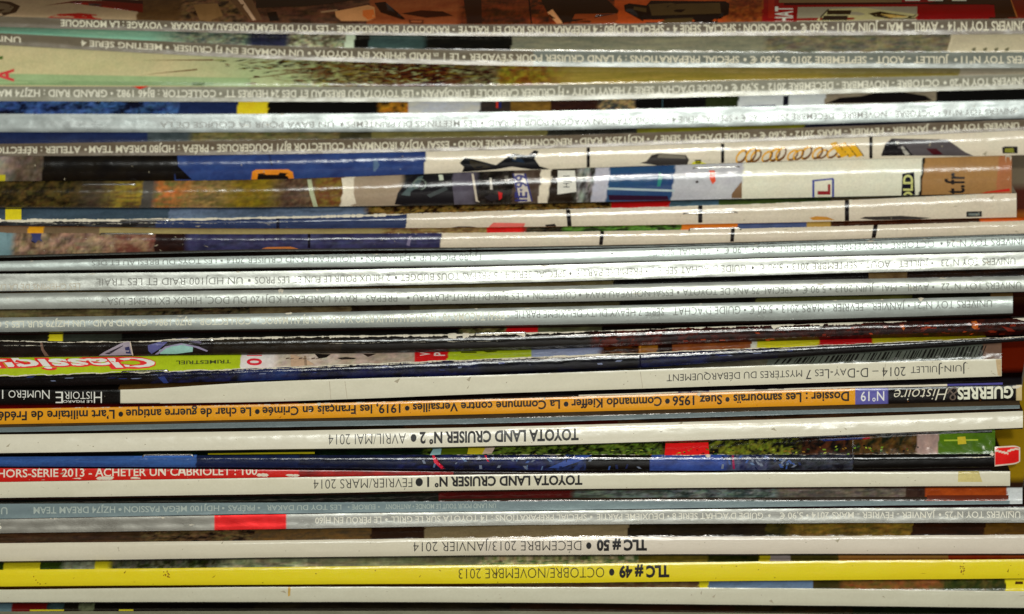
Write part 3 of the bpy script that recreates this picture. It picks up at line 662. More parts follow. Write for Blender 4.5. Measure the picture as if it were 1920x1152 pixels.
m = Mag('blue and black stapled magazine with a red tipped right end',
        ((0, 857), (480, 854), (960, 853), (1440, 853), (1860, 851)), ((0, 875), (480, 877), (960, 882), (1440, 882), (1860, 877)), 17,
        [(-90, (12, 76, 136), (16, 98, 166), 60, 10, 3), (368, (12, 46, 96), (10, 30, 66), 50, 8, 3), (560, (12, 36, 80), (8, 18, 40), 40, 8), (750, (16, 18, 40), (20, 40, 100), 24, 6, 4), (1030, (16, 18, 24), (24, 60, 120), 12, 6, 5), (1100, (14, 14, 18)), (1220, (26, 84, 170), (20, 60, 130), 30, 8, 3), (1362, (80, 90, 120), (20, 40, 90), 8, 20, 5),
         (1442, (70, 76, 90), (20, 24, 40), 18, 8, 4), (1600, (14, 12, 16))],
        [(-90, (20, 22, 26), (30, 40, 50), 20, 6), (252, (30, 60, 44), (20, 40, 30)), (370, (18, 28, 18), (26, 50, 26), 20, 6), (800, (26, 34, 14), (110, 130, 50), 8, 5, 5.5), (1240, (20, 20, 10), (90, 80, 30), 9, 5, 5), (1330, (22, 20, 10), (120, 124, 40), 9, 5, 6), (1500, (20, 14, 8), (84, 50, 26), 10, 6, 5), (1600, (30, 36, 12), (96, 70, 30), 9, 5, 5), (1722, (176, 150, 140), (150, 130, 124), 10, 9, 3), (1762, (92, 124, 16), (74, 106, 14), 30, 10)],
        mat='gloss', tilt=1.5, bul=4, n=2.6, g=3, crows=16, srows=11, xr=1866, sag=1.1, name='stapled_magazine')
BLUE = m
m.dec([(390, 850.5), (590, 848), (590, 851.5), (390, 853)], (214, 204, 20), 2)
m.dec([(252, 856), (370, 853), (368, 858), (250, 858)], (20, 110, 190), 2)
m.dec([(806, 854), (812, 843), (828, 842), (826, 853)], (150, 196, 200), 2)
m.dec([(827, 853), (829, 842), (876, 841), (876, 852)], (96, 112, 20), 2)
m.dec([(876, 852), (878, 841), (910, 841), (904, 852)], (206, 190, 40), 2)
m.dec([(904, 852), (910, 841), (928, 840), (922, 851)], (206, 186, 170), 3)
for k in range(90):
    x = rg.uniform(1000, 1720); v = rg.uniform(-.5, -.04); L = rg.uniform(2, 7)
    m.vr(x, x + L, v, v + .08, rg.choice([(120, 150, 50), (160, 170, 60), (60, 90, 30), (20, 20, 8), (140, 110, 40)]), rg.uniform(-3, 3))
m.dec([(1248, 832), (1328, 830), (1330, 853), (1246, 854)], (212, 22, 24), 3)
m.dec([(1536, 824), (1620, 820), (1630, 823), (1545, 828)], (20, 44, 110), 2)
m.dec([(1616, 822), (1630, 820), (1632, 823), (1620, 825)], (150, 30, 40), 3)
m.dec([(1770, 825), (1834, 824), (1834, 827), (1770, 828)], (160, 176, 60), 2)
m.dec([(1795, 820), (1810, 819), (1812, 833), (1796, 834)], (186, 170, 40), 3)
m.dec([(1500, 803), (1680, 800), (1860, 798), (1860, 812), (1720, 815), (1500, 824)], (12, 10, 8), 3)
m.dec([(810, 854), (814, 854), (818, 866), (834, 879), (828, 880), (814, 868)], (200, 30, 70), 2)
m.dec([(908, 854), (912, 854), (914, 862), (918, 866), (914, 866)], (190, 30, 60), 2)
m.dec([(1028, 878), (1050, 868), (1080, 855), (1110, 854), (1085, 866), (1050, 878)], (24, 80, 160), 2)
m.dec([(1372, 854), (1376, 854), (1378, 880), (1374, 880)], (150, 40, 90), 2)
for k in range(60):
    x = rg.choice([rg.uniform(760, 1220), rg.uniform(1340, 1500)]); v = rg.uniform(.05, .8)
    m.vr(x, x + rg.uniform(2, 6), v, v + rg.uniform(.1, .3), rg.choice([(40, 90, 160), (90, 120, 160), (16, 40, 90), (120, 130, 150)]), rg.uniform(-6, 6))
m.staples += [(268, 362, -.05)]
m.torn += [(820, 1866, .0, 1.1, .35), (1246, 1330, .02, 3.2, .35), (1796, 1866, .25, 2.4, .8), (1856, 1866, .0, 10, .8), (1240, 1250, .1, 8, .5), (1322, 1334, .1, 8, .5)]

m = Mag('thin red spine reading Hors-serie 2013, its lettering upright, under the blue magazine',
        (878, 881, 886, 885, 883), (904, 896, 889, 885.5, 883.5), 2,
        [(-90, (200, 40, 20), (190, 34, 18), 60, 20, 2), (560, (170, 30, 16), (120, 20, 12)), (850, (60, 14, 10), (34, 12, 10))], [(-90, (30, 20, 20))],  # red darkens towards the right: shade painted into the spine colour
        mat='white', tilt=1.5, bul=1.5, n=3, g=1, crows=4, srows=9, xr=1858)
m.t('HORS-SÉRIE 2013 - ACHETER UN CABRIOLET : 100', -4, 482, .66, .06, (222, 206, 190), .012, base=(0, 895.5, 482, 890.5, 14.5))
m.torn += [(136, 154, .85, 3, .8), (180, 214, .82, 5, .8), (244, 264, .85, 3, .7), (480, 505, .75, 5, .8), (535, 562, .75, 4, .8)]

m = Mag('white spine dated Février/Mars 2014, yellowish stain near its right end',
        (904.5, 896.5, 889.5, 884, 878.5), (934, 927, 918.5, 914, 911), 1,
        [(-90, (202, 198, 178), (208, 204, 186), 80, 20, 2)], [(-90, (60, 50, 40))], mat='white', tilt=1, bul=1.5, n=5, g=.5, crows=3, srows=9, xr=1894)
WHITE_C = m
m.t('TOYOTA LAND CRUISER N° 1', 1092, 801, .14, .72, INK, .035).t('•', 793, 779, .12, .74, INK, .02).t('FÉVRIER/MARS 2014', 773, 588, .16, .74, (50, 48, 48), -.012)
m.dec([(1796, 904), (1800, 884), (1812, 885), (1830, 884), (1838, 893), (1842, 904)], (196, 184, 128), 1)

m = Mag('blue grey spine lying right on top of the one with the red block',
        (945, 943, 940, 940, 939), (973, 964, 958, 951, 945), 12,
        [(-90, (132, 148, 150), (120, 138, 142), 60, 8), (1893, (196, 200, 200))],
        [(-90, (26, 34, 26), (40, 36, 34), 20, 5, 4), (826, (96, 30, 26), (76, 24, 22)), (1075, (70, 76, 70), (110, 120, 112), 30, 4, 5), (1240, (116, 124, 120), (60, 70, 68), 16, 4, 5), (1460, (90, 84, 78), (120, 110, 100), 20, 4, 5), (1700, (80, 60, 50), (60, 40, 34), 8, 5), (1738, (170, 84, 20), (150, 70, 18)), (1891, (200, 204, 204), (196, 200, 200))],  # grey streaky stretch right of the dark red: cover gloss put into the colour
        mat='matte', tilt=0, bul=.3, n=5, lip=.34, g=4, crows=12, srows=9, xr=1917, skew=.25, back=[(30, (84, 56, 44)), (2000, (226, 180, 10))])
SLATE = m
m.vr(1738, 1891, -.42, -.05, (110, 52, 30))
m.vr(826, 1738, -.3, -.05, (54, 40, 26))
m.line([('UNIVERS', 14, -62), ('HZJ74 DREAM TEAM', 216, 63), ('•', 228, 222), ('HDJ100 MÉGA PASSION', 411, 233), ('•', 421, 416), ('PRÉPAS', 478, 428), ('•', 488, 483), ('LES TOY DU DAKAR', 640, 500), ('• EUROPE •', 712, 652), ('UN LAND POUR TOUT LE MONDE • ANTHONY', 930, 722)],
       .24, .70, (168, 178, 172), .01)

m = Mag('silver spine reading N 25 with a bright red block near its left end',
        (974, 965.5, 959.5, 954.5, 952), (1000, 993, 985, 981.5, 980), 2,
        [(-90, (156, 154, 146), (146, 144, 136), 50, 10), (401.5, (218, 10, 14), (206, 8, 12)), (536, (168, 168, 162), (156, 156, 150), 50, 10)], [(-90, (40, 16, 14))],
        mat='silver', tilt=1, bul=1.5, n=2.6, lip=.36, lip0=.55, g=1, crows=4, srows=11, xr=1960)
m.line([('UNIVERS TOY N°25', 1913, 1772), ('•', 1765, 1760), ('JANVIER - FÉVRIER - MARS 2014 • 5,90 €', 1754, 1462), ('•', 1445, 1440), ('GUIDE D’ACHAT SERIE 8 • DEUXIÈME PARTIE', 1431, 1119), ('•', 1111, 1106),
        ('SPÉCIAL PRÉPARATIONS : 14 TOYOTA SUR LE GRILL', 1100, 733), ('•', 727, 722), ('LE PÉROU EN HJ60', 715, 591)], .26, .68, (214, 212, 200), .01)
m.t('9', 3, -6, .3, .7, (214, 212, 200), .01)

m = Mag('white spine dated Décembre 2013/Janvier 2014, under the one with the red block',
        (1019, 1014, 1008, 1006, 1003), (1053, 1046, 1041, 1039, 1038.5), 19,
        [(-90, (206, 200, 182), (200, 194, 176), 80, 20, 2), (900, (208, 200, 186), (202, 194, 180), 80, 20, 2)],
        [(-90, (90, 66, 46), (70, 52, 36), 40, 6, 4), (270, (40, 26, 18), (110, 90, 60), 20, 6, 5), (480, (120, 92, 50), (84, 70, 50), 24, 6), (700, (50, 30, 20), (60, 40, 24)), (800, (132, 118, 90), (120, 106, 80), 40, 6), (1182, (52, 42, 26), (34, 26, 16), 30, 6), (1440, (30, 34, 20), (80, 70, 24), 20, 6), (1480, (130, 104, 40), (90, 76, 30), 24, 6, 4), (1714, (60, 34, 16), (44, 28, 14), 20, 6), (1850, (104, 76, 24), (84, 60, 24))],
        mat='white', strip_mat='gloss', tilt=1, bul=3, n=3, g=1.5, crows=10, srows=9, xr=1948)
m.t('TLC # 50', 1213, 1119, .20, .76, INK, .05).t('•', 1109, 1099, .2, .8, INK, .02).t('DÉCEMBRE 2013/JANVIER 2014', 1090, 775, .22, .76, (50, 48, 48), -.012)

m = Mag('bright yellow spine dated Octobre/Novembre 2013',
        (1069, 1064, 1059, 1053, 1049), (1100, 1096.5, 1094, 1089, 1085), 10,
        [(-90, (232, 202, 4), (226, 196, 4), 120, 30, 2)],
        [(-90, (60, 80, 24), (30, 40, 20), 10, 6, 5), (8, (222, 202, 6)), (76, (70, 90, 24), (60, 76, 30), 12, 6), (120, (130, 134, 110), (160, 164, 144), 12, 6, 4), (180, (222, 202, 6)), (208, (60, 66, 34), (110, 110, 90), 12, 6, 5), (416, (176, 174, 142), (120, 122, 96), 30, 6, 4), (600, (160, 160, 124), (130, 130, 100), 40, 6, 4), (900, (190, 180, 140), (100, 120, 70), 12, 5, 4),
         (1200, (110, 100, 40), (140, 124, 50), 20, 5), (1330, (40, 50, 14), (80, 80, 30), 20, 5), (1426, (206, 190, 6)), (1446, (176, 164, 160)), (1484, (110, 100, 44), (90, 84, 40), 16, 5), (1575, (196, 150, 80), (190, 130, 60), 60, 5), (1780, (180, 60, 20), (190, 90, 34), 30, 5), (1880, (190, 96, 40))],
        mat='white', tilt=1, bul=2.4, n=3.4, g=8, crows=9, srows=9, xr=1985)
YEL = m
m.t('TLC # 49', 1255, 1161, .18, .74, INK, .05).t('•', 1152, 1142, .18, .76, INK, .02).t('OCTOBRE/NOVEMBRE 2013', 1133, 860, .20, .74, (44, 42, 20), -.012)
for (cx, cy, n_) in ((312, 1076, 16), (1803, 1067, 18), (68, 1087, 4)):
    for k in range(n_):
        x = cx + rg.gauss(0, 3); y = cy + rg.gauss(0, 6)
        m.dec([(x, y), (x + 1.6, y - .8), (x + 2.4, y + 1), (x + .6, y + 2)], (150, 110, 24), 1)

m = Mag('plain white spine without lettering, just below the yellow one',
        (1106, 1101, 1101, 1103, 1109), (1129.5, 1129, 1130, 1135, 1140), 7,
        [(-90, (196, 194, 176), (190, 187, 168), 80, 20, 2)],
        [(-90, (110, 76, 20), (100, 70, 24)), (900, (130, 110, 80), (110, 84, 60), 12, 4, 4), (1313, (214, 204, 10)), (1330, (110, 138, 172), (100, 124, 150), 40, 5), (1526, (84, 70, 40), (60, 60, 24)), (1580, (110, 96, 44), (140, 90, 50), 16, 5, 4), (1768, (56, 66, 28), (90, 84, 40), 12, 4, 4), (1887, (222, 200, 6))],
        mat='white', tilt=1, bul=1.5, n=5, g=3.5, crows=8, srows=9, xr=1990)
m.dec([(1904, 1091), (1918, 1091), (1918, 1096), (1903, 1096)], (90, 60, 20), 2)
m.dec([(540, 1101), (545, 1101), (544, 1117), (540, 1119)], (190, 160, 90), 1)

m = Mag('lowest magazine, dark strip and top of a grey spine at the bottom edge',
        (1147, 1146, 1146, 1150, 1156), (1178, 1177, 1176, 1180, 1186), 11,
        [(-90, (130, 130, 110), (120, 118, 100), 60, 8)],
        [(-90, (90, 120, 130)), (24, (110, 24, 20)), (90, (60, 84, 86), (30, 40, 40)), (122, (26, 20, 14), (40, 34, 22), 20, 4), (150, (110, 116, 90), (60, 60, 44), 8, 5), (178, (30, 24, 16), (20, 16, 12)), (480, (50, 44, 30), (30, 26, 20), 20, 5), (960, (64, 40, 24), (44, 34, 22), 30, 5), (1380, (60, 46, 24), (34, 34, 18), 20, 5), (1600, (34, 44, 18), (24, 26, 12), 30, 5)],
        mat='matte', tilt=0, bul=.3, n=5, lip=.34, g=6, crows=8, srows=9, xr=1950)
m.vr(56, 120, -.28, -.02, (190, 180, 30)).vr(223, 250, -.28, -.02, (190, 180, 30))

for m in MAGS:                                   # specks, hairs and short cracks on the pale spines
    if m.mat == 'white' or m.name == 'stapled_catalogue':
        c0 = (150, 124, 10) if m is YEL else ((150, 90, 10) if m is ORANGE else (168, 160, 140))
        for k in range(26):
            x = rg.uniform(0, m.xr - 10); v = rg.uniform(.06, .94)
            if rg.random() < .7:
                m.vr(x, x + rg.uniform(1, 2.6), v, v + rg.uniform(.02, .06), c0)
            else:
                L = rg.uniform(3, 12)
                m.decals.append(('v', [(x, v), (x + L, v + rg.uniform(-.2, .2)), (x + L * .6, v + rg.uniform(-.1, .1) + .02)], c0))
    if m.mat == 'silver':
        for k in range(12):
            x = rg.uniform(0, m.xr - 10)
            m.torn.append((x, x + rg.uniform(6, 16), rg.choice([.02, .05, .6, .3]), rg.uniform(2, 4), .6))
WHITE_A.dec([(1867, 674), (1878, 674), (1878, 706), (1871, 704), (1869, 690)], (190, 170, 136), 5)
for x in (617, 646, 1200, 1660):
    WHITE_A.vr(x, x + 1.2, .1, .97, (186, 178, 160), rg.uniform(-6, 6))

# ================================================================== geometry
N_ = len(MAGS)
f = [0.0] * N_
f[-1] = 0
for i in range(N_ - 1, 0, -1):
    f[i - 1] = f[i] - MAGS[i].d
off = f[12]
for i, m in enumerate(MAGS):
    m.f = f[i] - off


def wob(px, seed, amp=0.45, wl=90):
    return (fbm(np.asarray(px, float) / wl, np.full(np.shape(px), seed * 3.7), 3, seed) - .5) * 2 * amp


def Tc(m, px):
    t = m.T0(px) + wob(px, m.i + 1, .35)
    if m.i:
        t = np.maximum(t, Bc(MAGS[m.i - 1], px) + .35)
    return t


def Bc(m, px):
    return m.B0(px) + wob(px, m.i + 1 + 40, .35)


def Ec(m, px):
    if m.i == 0:
        return np.full(np.shape(px), -30.0)
    a = Bc(MAGS[m.i - 1], px)
    t = Tc(m, px)
    return np.minimum(a + m.g, t - .3 * np.minimum(1, t - a + .2))


def fe(m):
    if m.i == 0:
        return m.f - 170
    return min(MAGS[m.i - 1].f, m.f) - (1.0 if m.g < 1.6 else 4.0) - (0 if m.d > 1.5 else 4.0)


def surf(m, px, v, lift=0.0):
    px = np.asarray(px, float); v = np.asarray(v, float)
    T_ = Tc(m, px); B_ = Bc(m, px); E_ = Ec(m, px)
    vs = np.clip(v, 0, 1); s = np.clip(-v, 0, 1)
    py = np.where(v >= 0, T_ + (B_ - T_) * v, T_ + (E_ - T_) * s)
    h = B_ - T_
    thin = np.clip(h / 22.0, .15, 1.2)
    fo = m.bul * thin * (1 - np.abs(2 * vs - 1) ** m.n) + m.tilt * thin * vs
    if m.lip:
        q = (vs - m.lip0) / .08
        fo = fo + m.lip * h * .08 * np.log1p(np.exp(np.clip(q, -30, 30)))
    fo = fo + m.wav * thin * (fbm(px / 34, vs * 1.6 + m.i * 5.1, 3, m.i) - .5) * 2 * (4 * vs * (1 - vs))
    fs = (fe(m) - m.f) * s ** m.sag
    if m.crows > 8 and m.i:
        fs = fs + (fbm(px / 13, s * 3 + m.i, 2, m.i + 3) - .5) * 1.6 * 4 * s * (1 - s)
    P = U(px, py, m.f + np.where(v >= 0, fo, fs) + lift)
    P[..., 2] += np.where(v < 0, lift * .9, lift * .25) * S
    k = np.clip(-v - 1, 0, None) * 100 * S
    P[..., 1] += k
    P[..., 0] += k * m.skew
    return P


def columns(m):
    xs = list(np.arange(m.xl, m.xr, 3.0)) + [m.xr]
    for sg in (m.spine, m.strip):
        for s in sg[1:]:
            if m.xl < s[0] < m.xr:
                xs += [s[0] - .3, s[0] + .02]
    return np.array(sorted(xs))


def conform(m, bm, lift):
    """bm holds a flat drawing in (x, v) - cut it at the surface's rows and lay it on the magazine"""
    ys = [vv.co.y for vv in bm.verts]
    xs = [vv.co.x for vv in bm.verts]
    lo, hi = min(ys), max(ys)
    n = m.srows - 1
    cuts = [j / n for j in range(0, n + 1)] + [-j / 8 for j in range(1, 9)]
    for c in cuts:
        if lo + 1e-4 < c < hi - 1e-4:
            bmesh.ops.bisect_plane(bm, geom=bm.verts[:] + bm.edges[:] + bm.faces[:], plane_co=(0, c, 0), plane_no=(0, 1, 0), dist=1e-6)
    x = math.ceil(min(xs) / 24) * 24
    if max(xs) - min(xs) > 40:
        while x < max(xs):
            bmesh.ops.bisect_plane(bm, geom=bm.verts[:] + bm.edges[:] + bm.faces[:], plane_co=(x, 0, 0), plane_no=(1, 0, 0), dist=1e-6)
            x += 24
    bm.verts.index_update()
    V = np.array([(vv.co.x, vv.co.y) for vv in bm.verts])
    F = [[vv.index for vv in fc.verts] for fc in bm.faces]
    return surf(m, V[:, 0], V[:, 1], lift), F, V


def to_v(m, x, y):
    x = np.asarray(x, float); y = np.asarray(y, float)
    T_ = Tc(m, x); B_ = Bc(m, x); E_ = Ec(m, x)
    return np.where(y >= T_, (y - T_) / (B_ - T_), -(T_ - y) / np.maximum(T_ - E_, .2))


_glyph = {}


def glyphs(txt, bold):
    key = (txt, bold)
    if key not in _glyph:
        cu = bpy.data.curves.new('t', 'FONT'); cu.body = txt; cu.size = 1; cu.offset = bold; cu.resolution_u = 3
        o = bpy.data.objects.new('t', cu)
        me = o.to_mesh()
        V = np.array([(a.co.x, a.co.y) for a in me.vertices]); F = [list(p.vertices) for p in me.polygons]
        o.to_mesh_clear(); bpy.data.objects.remove(o); bpy.data.curves.remove(cu)
        _glyph[key] = (V, F)
    return _glyph[key]


CAP = glyphs('H', 0)[0][:, 1].max()
XH = CAP


def text_bm(m, T):
    txt, xr, xl, v0, v1, col, bold, k = T
    V, F = glyphs(txt, bold)
    x0, x1 = V[:, 0].min(), V[:, 0].max()
    bm = bmesh.new()
    if 'rot' in k:
        # reads sideways: letters' tops to the left, text runs up the picture; rot = (left, right, y bottom, y top)
        a, b, yb, yt = k['rot']
        px = b + (a - b) * (V[:, 1] / CAP)
        py = yb + (yt - yb) * (V[:, 0] - x0) / (x1 - x0)
        vv = to_v(m, px, py)
        keep = None
    else:
        tx = V[:, 0] + k.get('shear', 0) * V[:, 1]
        x0, x1 = tx.min(), tx.max()
        px = xr + (xl - xr) * (tx - x0) / (x1 - x0)
        vv = v0 + (v1 - v0) * V[:, 1] / CAP
        if 'base' in k:
            a, ya, b, yb, hp = k['base']
            vv = to_v(m, px, ya + (yb - ya) * (px - a) / (b - a) - hp * V[:, 1] / CAP)
        if txt == '•':
            r = (V[:, 1] - V[:, 1].mean()) / max(np.ptp(V[:, 1]), 1e-6)
            hgt = abs(xr - xl) / 26.0
            vv = (v0 + v1) / 2 + r * hgt
    vs = [bm.verts.new((a, b, 0)) for a, b in zip(px, vv)]
    for fc in F:
        try:
            bm.faces.new([vs[j] for j in fc])
        except ValueError:
            pass
    # clip to the printed surface
    lo = -.98 if v0 < 0 or 'rot' in k and vv.min() < -.3 else (.005 if vv.max() > 0 else -1)
    hi = .995 if vv.max() > .3 else -.005
    for c, no in ((lo, -1), (hi, 1)):
        bmesh.ops.bisect_plane(bm, geom=bm.verts[:] + bm.edges[:] + bm.faces[:], plane_co=(0, c, 0), plane_no=(0, no, 0), clear_outer=True, dist=1e-6)
    return bm


for m in MAGS:
    xs = columns(m); nc = len(xs)
    zb = U(960, float(Bc(m, 960.0)), m.f)[2]
    root = bpy.data.objects.new(m.name, None)
    C.objects.link(root)
    root.empty_display_size = .01
    root.location = (0, -m.f * S, zb)
    root['label'] = m.label; root['category'] = 'catalogue' if 'catalogue' in m.name else 'magazine'
    root['group'] = 'magazines in the stack'
    m.root = root
    # spine
    vr = np.linspace(0, 1, m.srows)
    X, V = np.meshgrid(xs, vr)
    P = surf(m, X, V)
    hh = (Bc(m, 960.0) - Tc(m, 960.0))
    # colours: finer rows of print are carried by the same rows
    cols = eval_segs(m.spine, X, V * max(hh, 12), m.i * 7 + 1, 5 if m.mat == 'gloss' else 0)
    mesh_obj('spine', P.reshape(-1, 3), grid_faces(m.srows, nc)[:, ::-1], M[m.mat], root, cols.reshape(-1, 3))
    # front cover: the visible strip, then flat back under the magazines above
    cr = max(m.crows, 4) + 1
    sv = -np.concatenate([np.linspace(0, 1, cr), 1 + np.array([.04, .1, .2, .5, 1.0, 1.5, 2.0, 4.0, 8.0, 13.2])])
    X, V = np.meshgrid(xs, sv)
    P = surf(m, X, V)
    hs = float(np.mean(Tc(m, xs) - Ec(m, xs)))
    cols = eval_segs(m.strip, X, V * max(hs, 6), m.i * 7 + 3, 5)
    cols = np.clip(cols * m.kp, 0, .86)
    if m.back:
        for lim, c_ in reversed(m.back):
            k = (V < -1.0) & ((-V - 1) * 100 <= lim)
            cols[k] = lin(c_)
    mesh_obj('front_cover', P.reshape(-1, 3), grid_faces(len(sv), nc), M[m.strip_mat], root, cols.reshape(-1, 3))
    Ptop = P[-1]
    # back cover: from the spine's lower edge back to the cover of the magazine below
    xc = xs
    Pb = surf(m, xc, np.ones_like(xc))
    if m.i + 1 < N_:
        nx = MAGS[m.i + 1]
        zc = surf(nx, xc, np.full_like(xc, -1.0))[:, 2] + .25 * S
    else:
        zc = Pb[:, 2] - 3 * S
    r1 = Pb.copy(); r1[:, 1] += 3 * S; r1[:, 2] = np.minimum(Pb[:, 2] - .2 * S, (Pb[:, 2] * .55 + zc * .45))
    r2 = Pb.copy(); r2[:, 1] = -m.f * S + 13 * S; r2[:, 2] = zc
    r3 = r2.copy(); r3[:, 1] = Ptop[:, 1]; r3[:, 0] += 13.2 * 100 * S * m.skew
    cols = np.tile(lin(m.back_col), (4 * nc, 1))
    mesh_obj('back_cover', np.concatenate([Pb, r1, r2, r3]), grid_faces(4, nc), M['gloss'], root, cols)
    # page block
    xp = np.linspace(m.xl + 2, m.xr - 2, 60)
    prof = []
    for v in np.linspace(0.12, .88, 5):
        q = surf(m, xp, np.full_like(xp, v)); q[:, 1] += 1.6 * S; prof.append(q)
    q = surf(m, xp, np.ones_like(xp)); q[:, 1] += 4 * S; q[:, 2] += .9 * S; prof.append(q)
    zc2 = np.interp(xp, xc, zc) + .7 * S
    q = surf(m, xp, np.ones_like(xp)); q[:, 1] = (-m.f + 13) * S; q[:, 2] = zc2; prof.append(q)
    q = q.copy(); q[:, 1] = Ptop[0, 1] - 3 * S; q[:, 0] += 13 * 100 * S * m.skew; prof.append(q)
    q = surf(m, xp, np.full_like(xp, -14.0)); q[:, 1] -= 5 * S; q[:, 2] -= .8 * S; prof.append(q)
    for v in (-1.02, -.8, -.6, -.4, -.2, -.04):
        q = surf(m, xp, np.full_like(xp, v)); q[:, 1] += 1.0 * S; q[:, 2] -= .8 * S; prof.append(q)
    npf = len(prof)
    VV = np.concatenate(prof); F = []
    for a in range(npf):
        b = (a + 1) % npf
        for j in range(59):
            F.append([a * 60 + j, a * 60 + j + 1, b * 60 + j + 1, b * 60 + j])
    F.append([a * 60 for a in range(npf)]); F.append([a * 60 + 59 for a in range(npf)][::-1])
    mesh_obj('page_block', VV, F, M['pages'], root, smooth=False)
    # print pieces
    AV = []; AF = []; AC = []; n0 = 0
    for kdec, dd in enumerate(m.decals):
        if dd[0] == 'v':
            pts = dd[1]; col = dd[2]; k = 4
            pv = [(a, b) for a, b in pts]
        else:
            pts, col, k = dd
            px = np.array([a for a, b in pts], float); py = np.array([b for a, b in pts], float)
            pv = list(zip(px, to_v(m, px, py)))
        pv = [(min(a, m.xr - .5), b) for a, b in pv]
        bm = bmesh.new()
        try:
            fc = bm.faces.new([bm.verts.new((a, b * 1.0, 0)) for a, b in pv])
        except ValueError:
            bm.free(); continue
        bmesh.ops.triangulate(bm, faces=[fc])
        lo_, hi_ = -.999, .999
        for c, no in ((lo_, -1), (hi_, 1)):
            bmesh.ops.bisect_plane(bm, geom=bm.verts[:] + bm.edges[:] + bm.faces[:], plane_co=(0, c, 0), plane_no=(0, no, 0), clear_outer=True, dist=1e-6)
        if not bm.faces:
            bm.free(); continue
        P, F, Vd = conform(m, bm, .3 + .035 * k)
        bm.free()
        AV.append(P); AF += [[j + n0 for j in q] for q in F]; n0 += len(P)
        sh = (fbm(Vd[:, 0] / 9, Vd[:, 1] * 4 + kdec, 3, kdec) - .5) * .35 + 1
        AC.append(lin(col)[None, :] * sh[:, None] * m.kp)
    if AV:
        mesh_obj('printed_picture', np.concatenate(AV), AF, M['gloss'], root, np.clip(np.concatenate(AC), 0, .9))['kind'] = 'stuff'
    AV = []; AF = []; AC = []; n0 = 0
    for T in m.texts:
        bm = text_bm(m, T)
        if not bm.faces:
            bm.free(); continue
        P, F, Vd = conform(m, bm, .6 + .05 * T[7].get('z', 0)); bm.free()
        AV.append(P); AF += [[j + n0 for j in q] for q in F]; n0 += len(P)
        AC.append(np.tile(lin(T[5]), (len(P), 1)))
    if AV:
        mesh_obj('lettering', np.concatenate(AV), AF, M['ink'], root, np.concatenate(AC), smooth=False)['kind'] = 'stuff'
    # staples
    for (a, b, v) in m.staples:
        h_ = float(Bc(m, (a + b) / 2) - Tc(m, (a + b) / 2))
        hs_ = max(float(Tc(m, (a + b) / 2) - Ec(m, (a + b) / 2)), 1)
        dv = 3.0 / (h_ if v >= 0 else hs_)
        path = [(a - 1, v + dv * .4, -2.5), (a, v + dv * .3, .6), (a + 2.5, v, 1.5)] + [(a + 2.5 + (b - a - 5) * t, v, 1.6) for t in np.linspace(.1, .9, 9)] + [(b - 2.5, v, 1.5), (b, v + dv * .3, .6), (b + 1, v + dv * .4, -2.5)]
        pts = np.array([surf(m, p[0], p[1], p[2]) for p in path]).reshape(-1, 3)
        rad = 1.5 * S; ns = 8; VV = []; F = []
        for q, p in enumerate(pts):
            t = pts[min(q + 1, len(pts) - 1)] - pts[max(q - 1, 0)]; t = t / np.linalg.norm(t)
            u = np.cross(t, (0, 1, 0.2)); u /= np.linalg.norm(u); w_ = np.cross(t, u)
            for j in range(ns):
                an = 2 * math.pi * j / ns
                VV.append(p + rad * (math.cos(an) * u + math.sin(an) * w_))
        for q in range(len(pts) - 1):
            for j in range(ns):
                F.append([q * ns + j, q * ns + (j + 1) % ns, (q + 1) * ns + (j + 1) % ns, (q + 1) * ns + j])
        F.append(list(range(ns))[::-1]); F.append([(len(pts) - 1) * ns + j for j in range(ns)])
        mesh_obj('staple', VV, F, M['staple'], root)
    # frayed paper along creases
    VV = []; F = []; CC = []; n0 = 0
    for (a, b, v, wd, dens) in m.torn:
        x = np.arange(max(a, m.xl), min(b, m.xr), 1.2)
        if len(x) < 2:
            x = np.linspace(a, b, 6)
        x = x + _rs.rand(len(x)) * .5
        h_ = np.maximum(Bc(m, x) - Tc(m, x), 5)
        hs_ = np.maximum(Tc(m, x) - Ec(m, x), 3)
        ctr = (fbm(x / 26, x * 0 + v * 9, 4, m.i + 5) - .5) * 4.4 / h_
        wn = np.clip((fbm(x / 22, x * 0 + 3 + v, 2, m.i + 9) * .45 + fbm(x / 3, x * 0 + 8, 3, m.i + 2) * .55 - (1 - dens) * .66) * 2.4, 0, 1.3)
        win = np.clip(np.minimum(x - x[0], x[-1] - x) / (4 if b - a < 40 else 30), 0.15, 1)
        hw = wn * win * wd * .5
        c_v = v + ctr
        den = np.where(c_v >= 0, h_, hs_)
        up = c_v - hw / den; dn = c_v + hw / den
        up = np.clip(up, -.95, .98); dn = np.clip(dn, -.9, .995)
        mid = (up + dn) / 2
        A = surf(m, x, up, .25); Bm = surf(m, x, mid, .25 + .5 * np.minimum(hw, 1.2)); D = surf(m, x, dn, .25)
        k = len(x)
        VV.append(np.concatenate([A, Bm, D]))
        for j in range(k - 1):
            if hw[j] + hw[j + 1] < .12:
                continue
            F.append([n0 + j, n0 + k + j, n0 + k + j + 1, n0 + j + 1]); F.append([n0 + k + j, n0 + 2 * k + j, n0 + 2 * k + j + 1, n0 + k + j + 1])
        n0 += 3 * k
        CC.append(np.tile(lin((206, 200, 184)), (3 * k, 1)))
    if VV:
        mesh_obj('torn_crease', np.concatenate(VV), F, M['torn'], root, np.concatenate(CC))['kind'] = 'stuff'

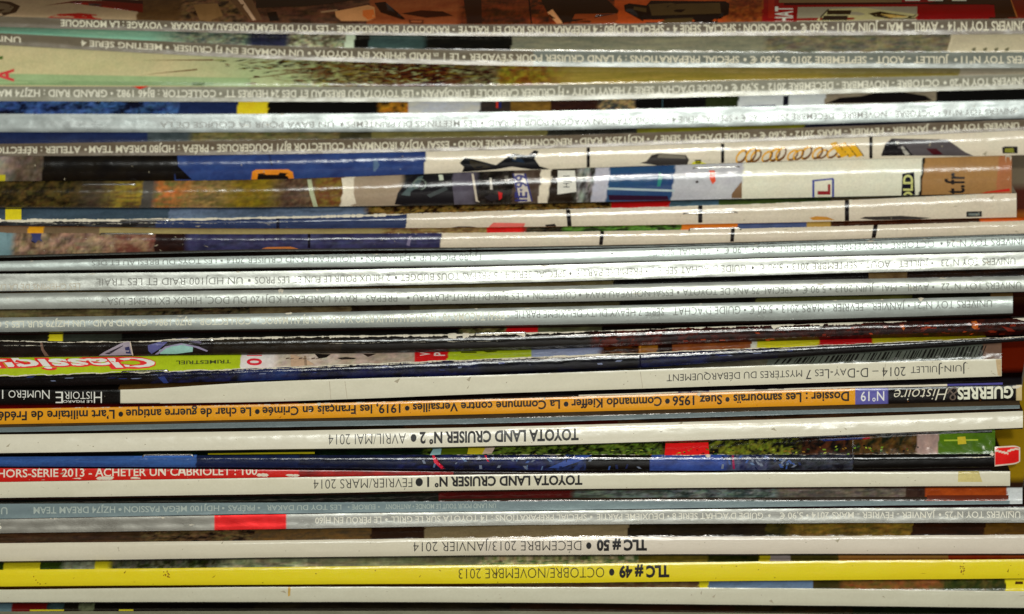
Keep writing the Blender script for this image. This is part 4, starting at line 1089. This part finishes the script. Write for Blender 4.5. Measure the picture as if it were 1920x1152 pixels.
# the red folded tip at the blue magazine's right end
bl = BLUE
VV = []; F = []; CC = []
cols_ = 30; rows_ = 22
for j in range(rows_):
    for i_ in range(cols_):
        u = i_ / (cols_ - 1); v = j / (rows_ - 1)
        x = 1865 + 48 * u
        hh_ = 37 - 2 * u - 9 * max(0, (u - .6) / .4) ** 3
        y = 856.5 - 4 * u + hh_ * (v - .5)
        ff = bl.f + 5 + 4 * math.sin(math.pi * v) - 10 * u * u + .5 * math.sin(9 * u + 5 * v)
        VV.append(U(x, y, ff))
        ed = min(u * 2.5, 1 - u, v * .8, (1 - v) * .8) < .05 or abs((v - .32) - .4 * (u - .35)) < .05 and u < .55 or abs((v - .2) + .3 * (u - .75)) < .05 and u > .5
        CC.append(lin((212, 200, 184)) if ed else lin((218, 34, 28)))
F = grid_faces(rows_, cols_)[:, ::-1]
mesh_obj('folded_tip', VV, F, M['gloss'], bl.root, np.array(CC))

# ------------------------------------------------------------------ the surface under the stack and the wall behind it
last = MAGS[-1]
zt = float(surf(last, 960, 1.0)[2]) - 4.2 * S
wood = bpy.data.materials.new('dark_wood'); wood.use_nodes = True
nt = wood.node_tree; p = nt.nodes['Principled BSDF']; p.inputs['Roughness'].default_value = .45
tc = nt.nodes.new('ShaderNodeTexCoord'); mp = nt.nodes.new('ShaderNodeMapping'); mp.inputs['Scale'].default_value = (1, 12, 12)
n = nt.nodes.new('ShaderNodeTexNoise'); n.inputs['Scale'].default_value = 9; n.inputs['Detail'].default_value = 6
cr = nt.nodes.new('ShaderNodeValToRGB'); cr.color_ramp.elements[0].position = .3; cr.color_ramp.elements[0].color = (.05, .022, .01, 1)
cr.color_ramp.elements[1].position = .7; cr.color_ramp.elements[1].color = (.16, .08, .035, 1)
nt.links.new(tc.outputs['Object'], mp.inputs[0]); nt.links.new(mp.outputs[0], n.inputs['Vector']); nt.links.new(n.outputs[0], cr.inputs[0]); nt.links.new(cr.outputs[0], p.inputs['Base Color'])


def slab(name, x0, x1, y0, y1, z0, z1, mat):
    bm = bmesh.new(); bmesh.ops.create_cube(bm, size=1)
    for v in bm.verts:
        v.co = Vector(((x0 + x1) / 2 + v.co.x * (x1 - x0), (y0 + y1) / 2 + v.co.y * (y1 - y0), (z0 + z1) / 2 + v.co.z * (z1 - z0)))
    me = bpy.data.meshes.new(name); bm.to_mesh(me); bm.free(); me.materials.append(mat)
    o = bpy.data.objects.new(name, me); C.objects.link(o); o['kind'] = 'structure'
    return o


slab('table_top', -.7, .7, -.35, .45, zt - .03, zt, wood)
slab('wall', -.7, .7, .45, .47, zt - .03, zt + .7, wood)
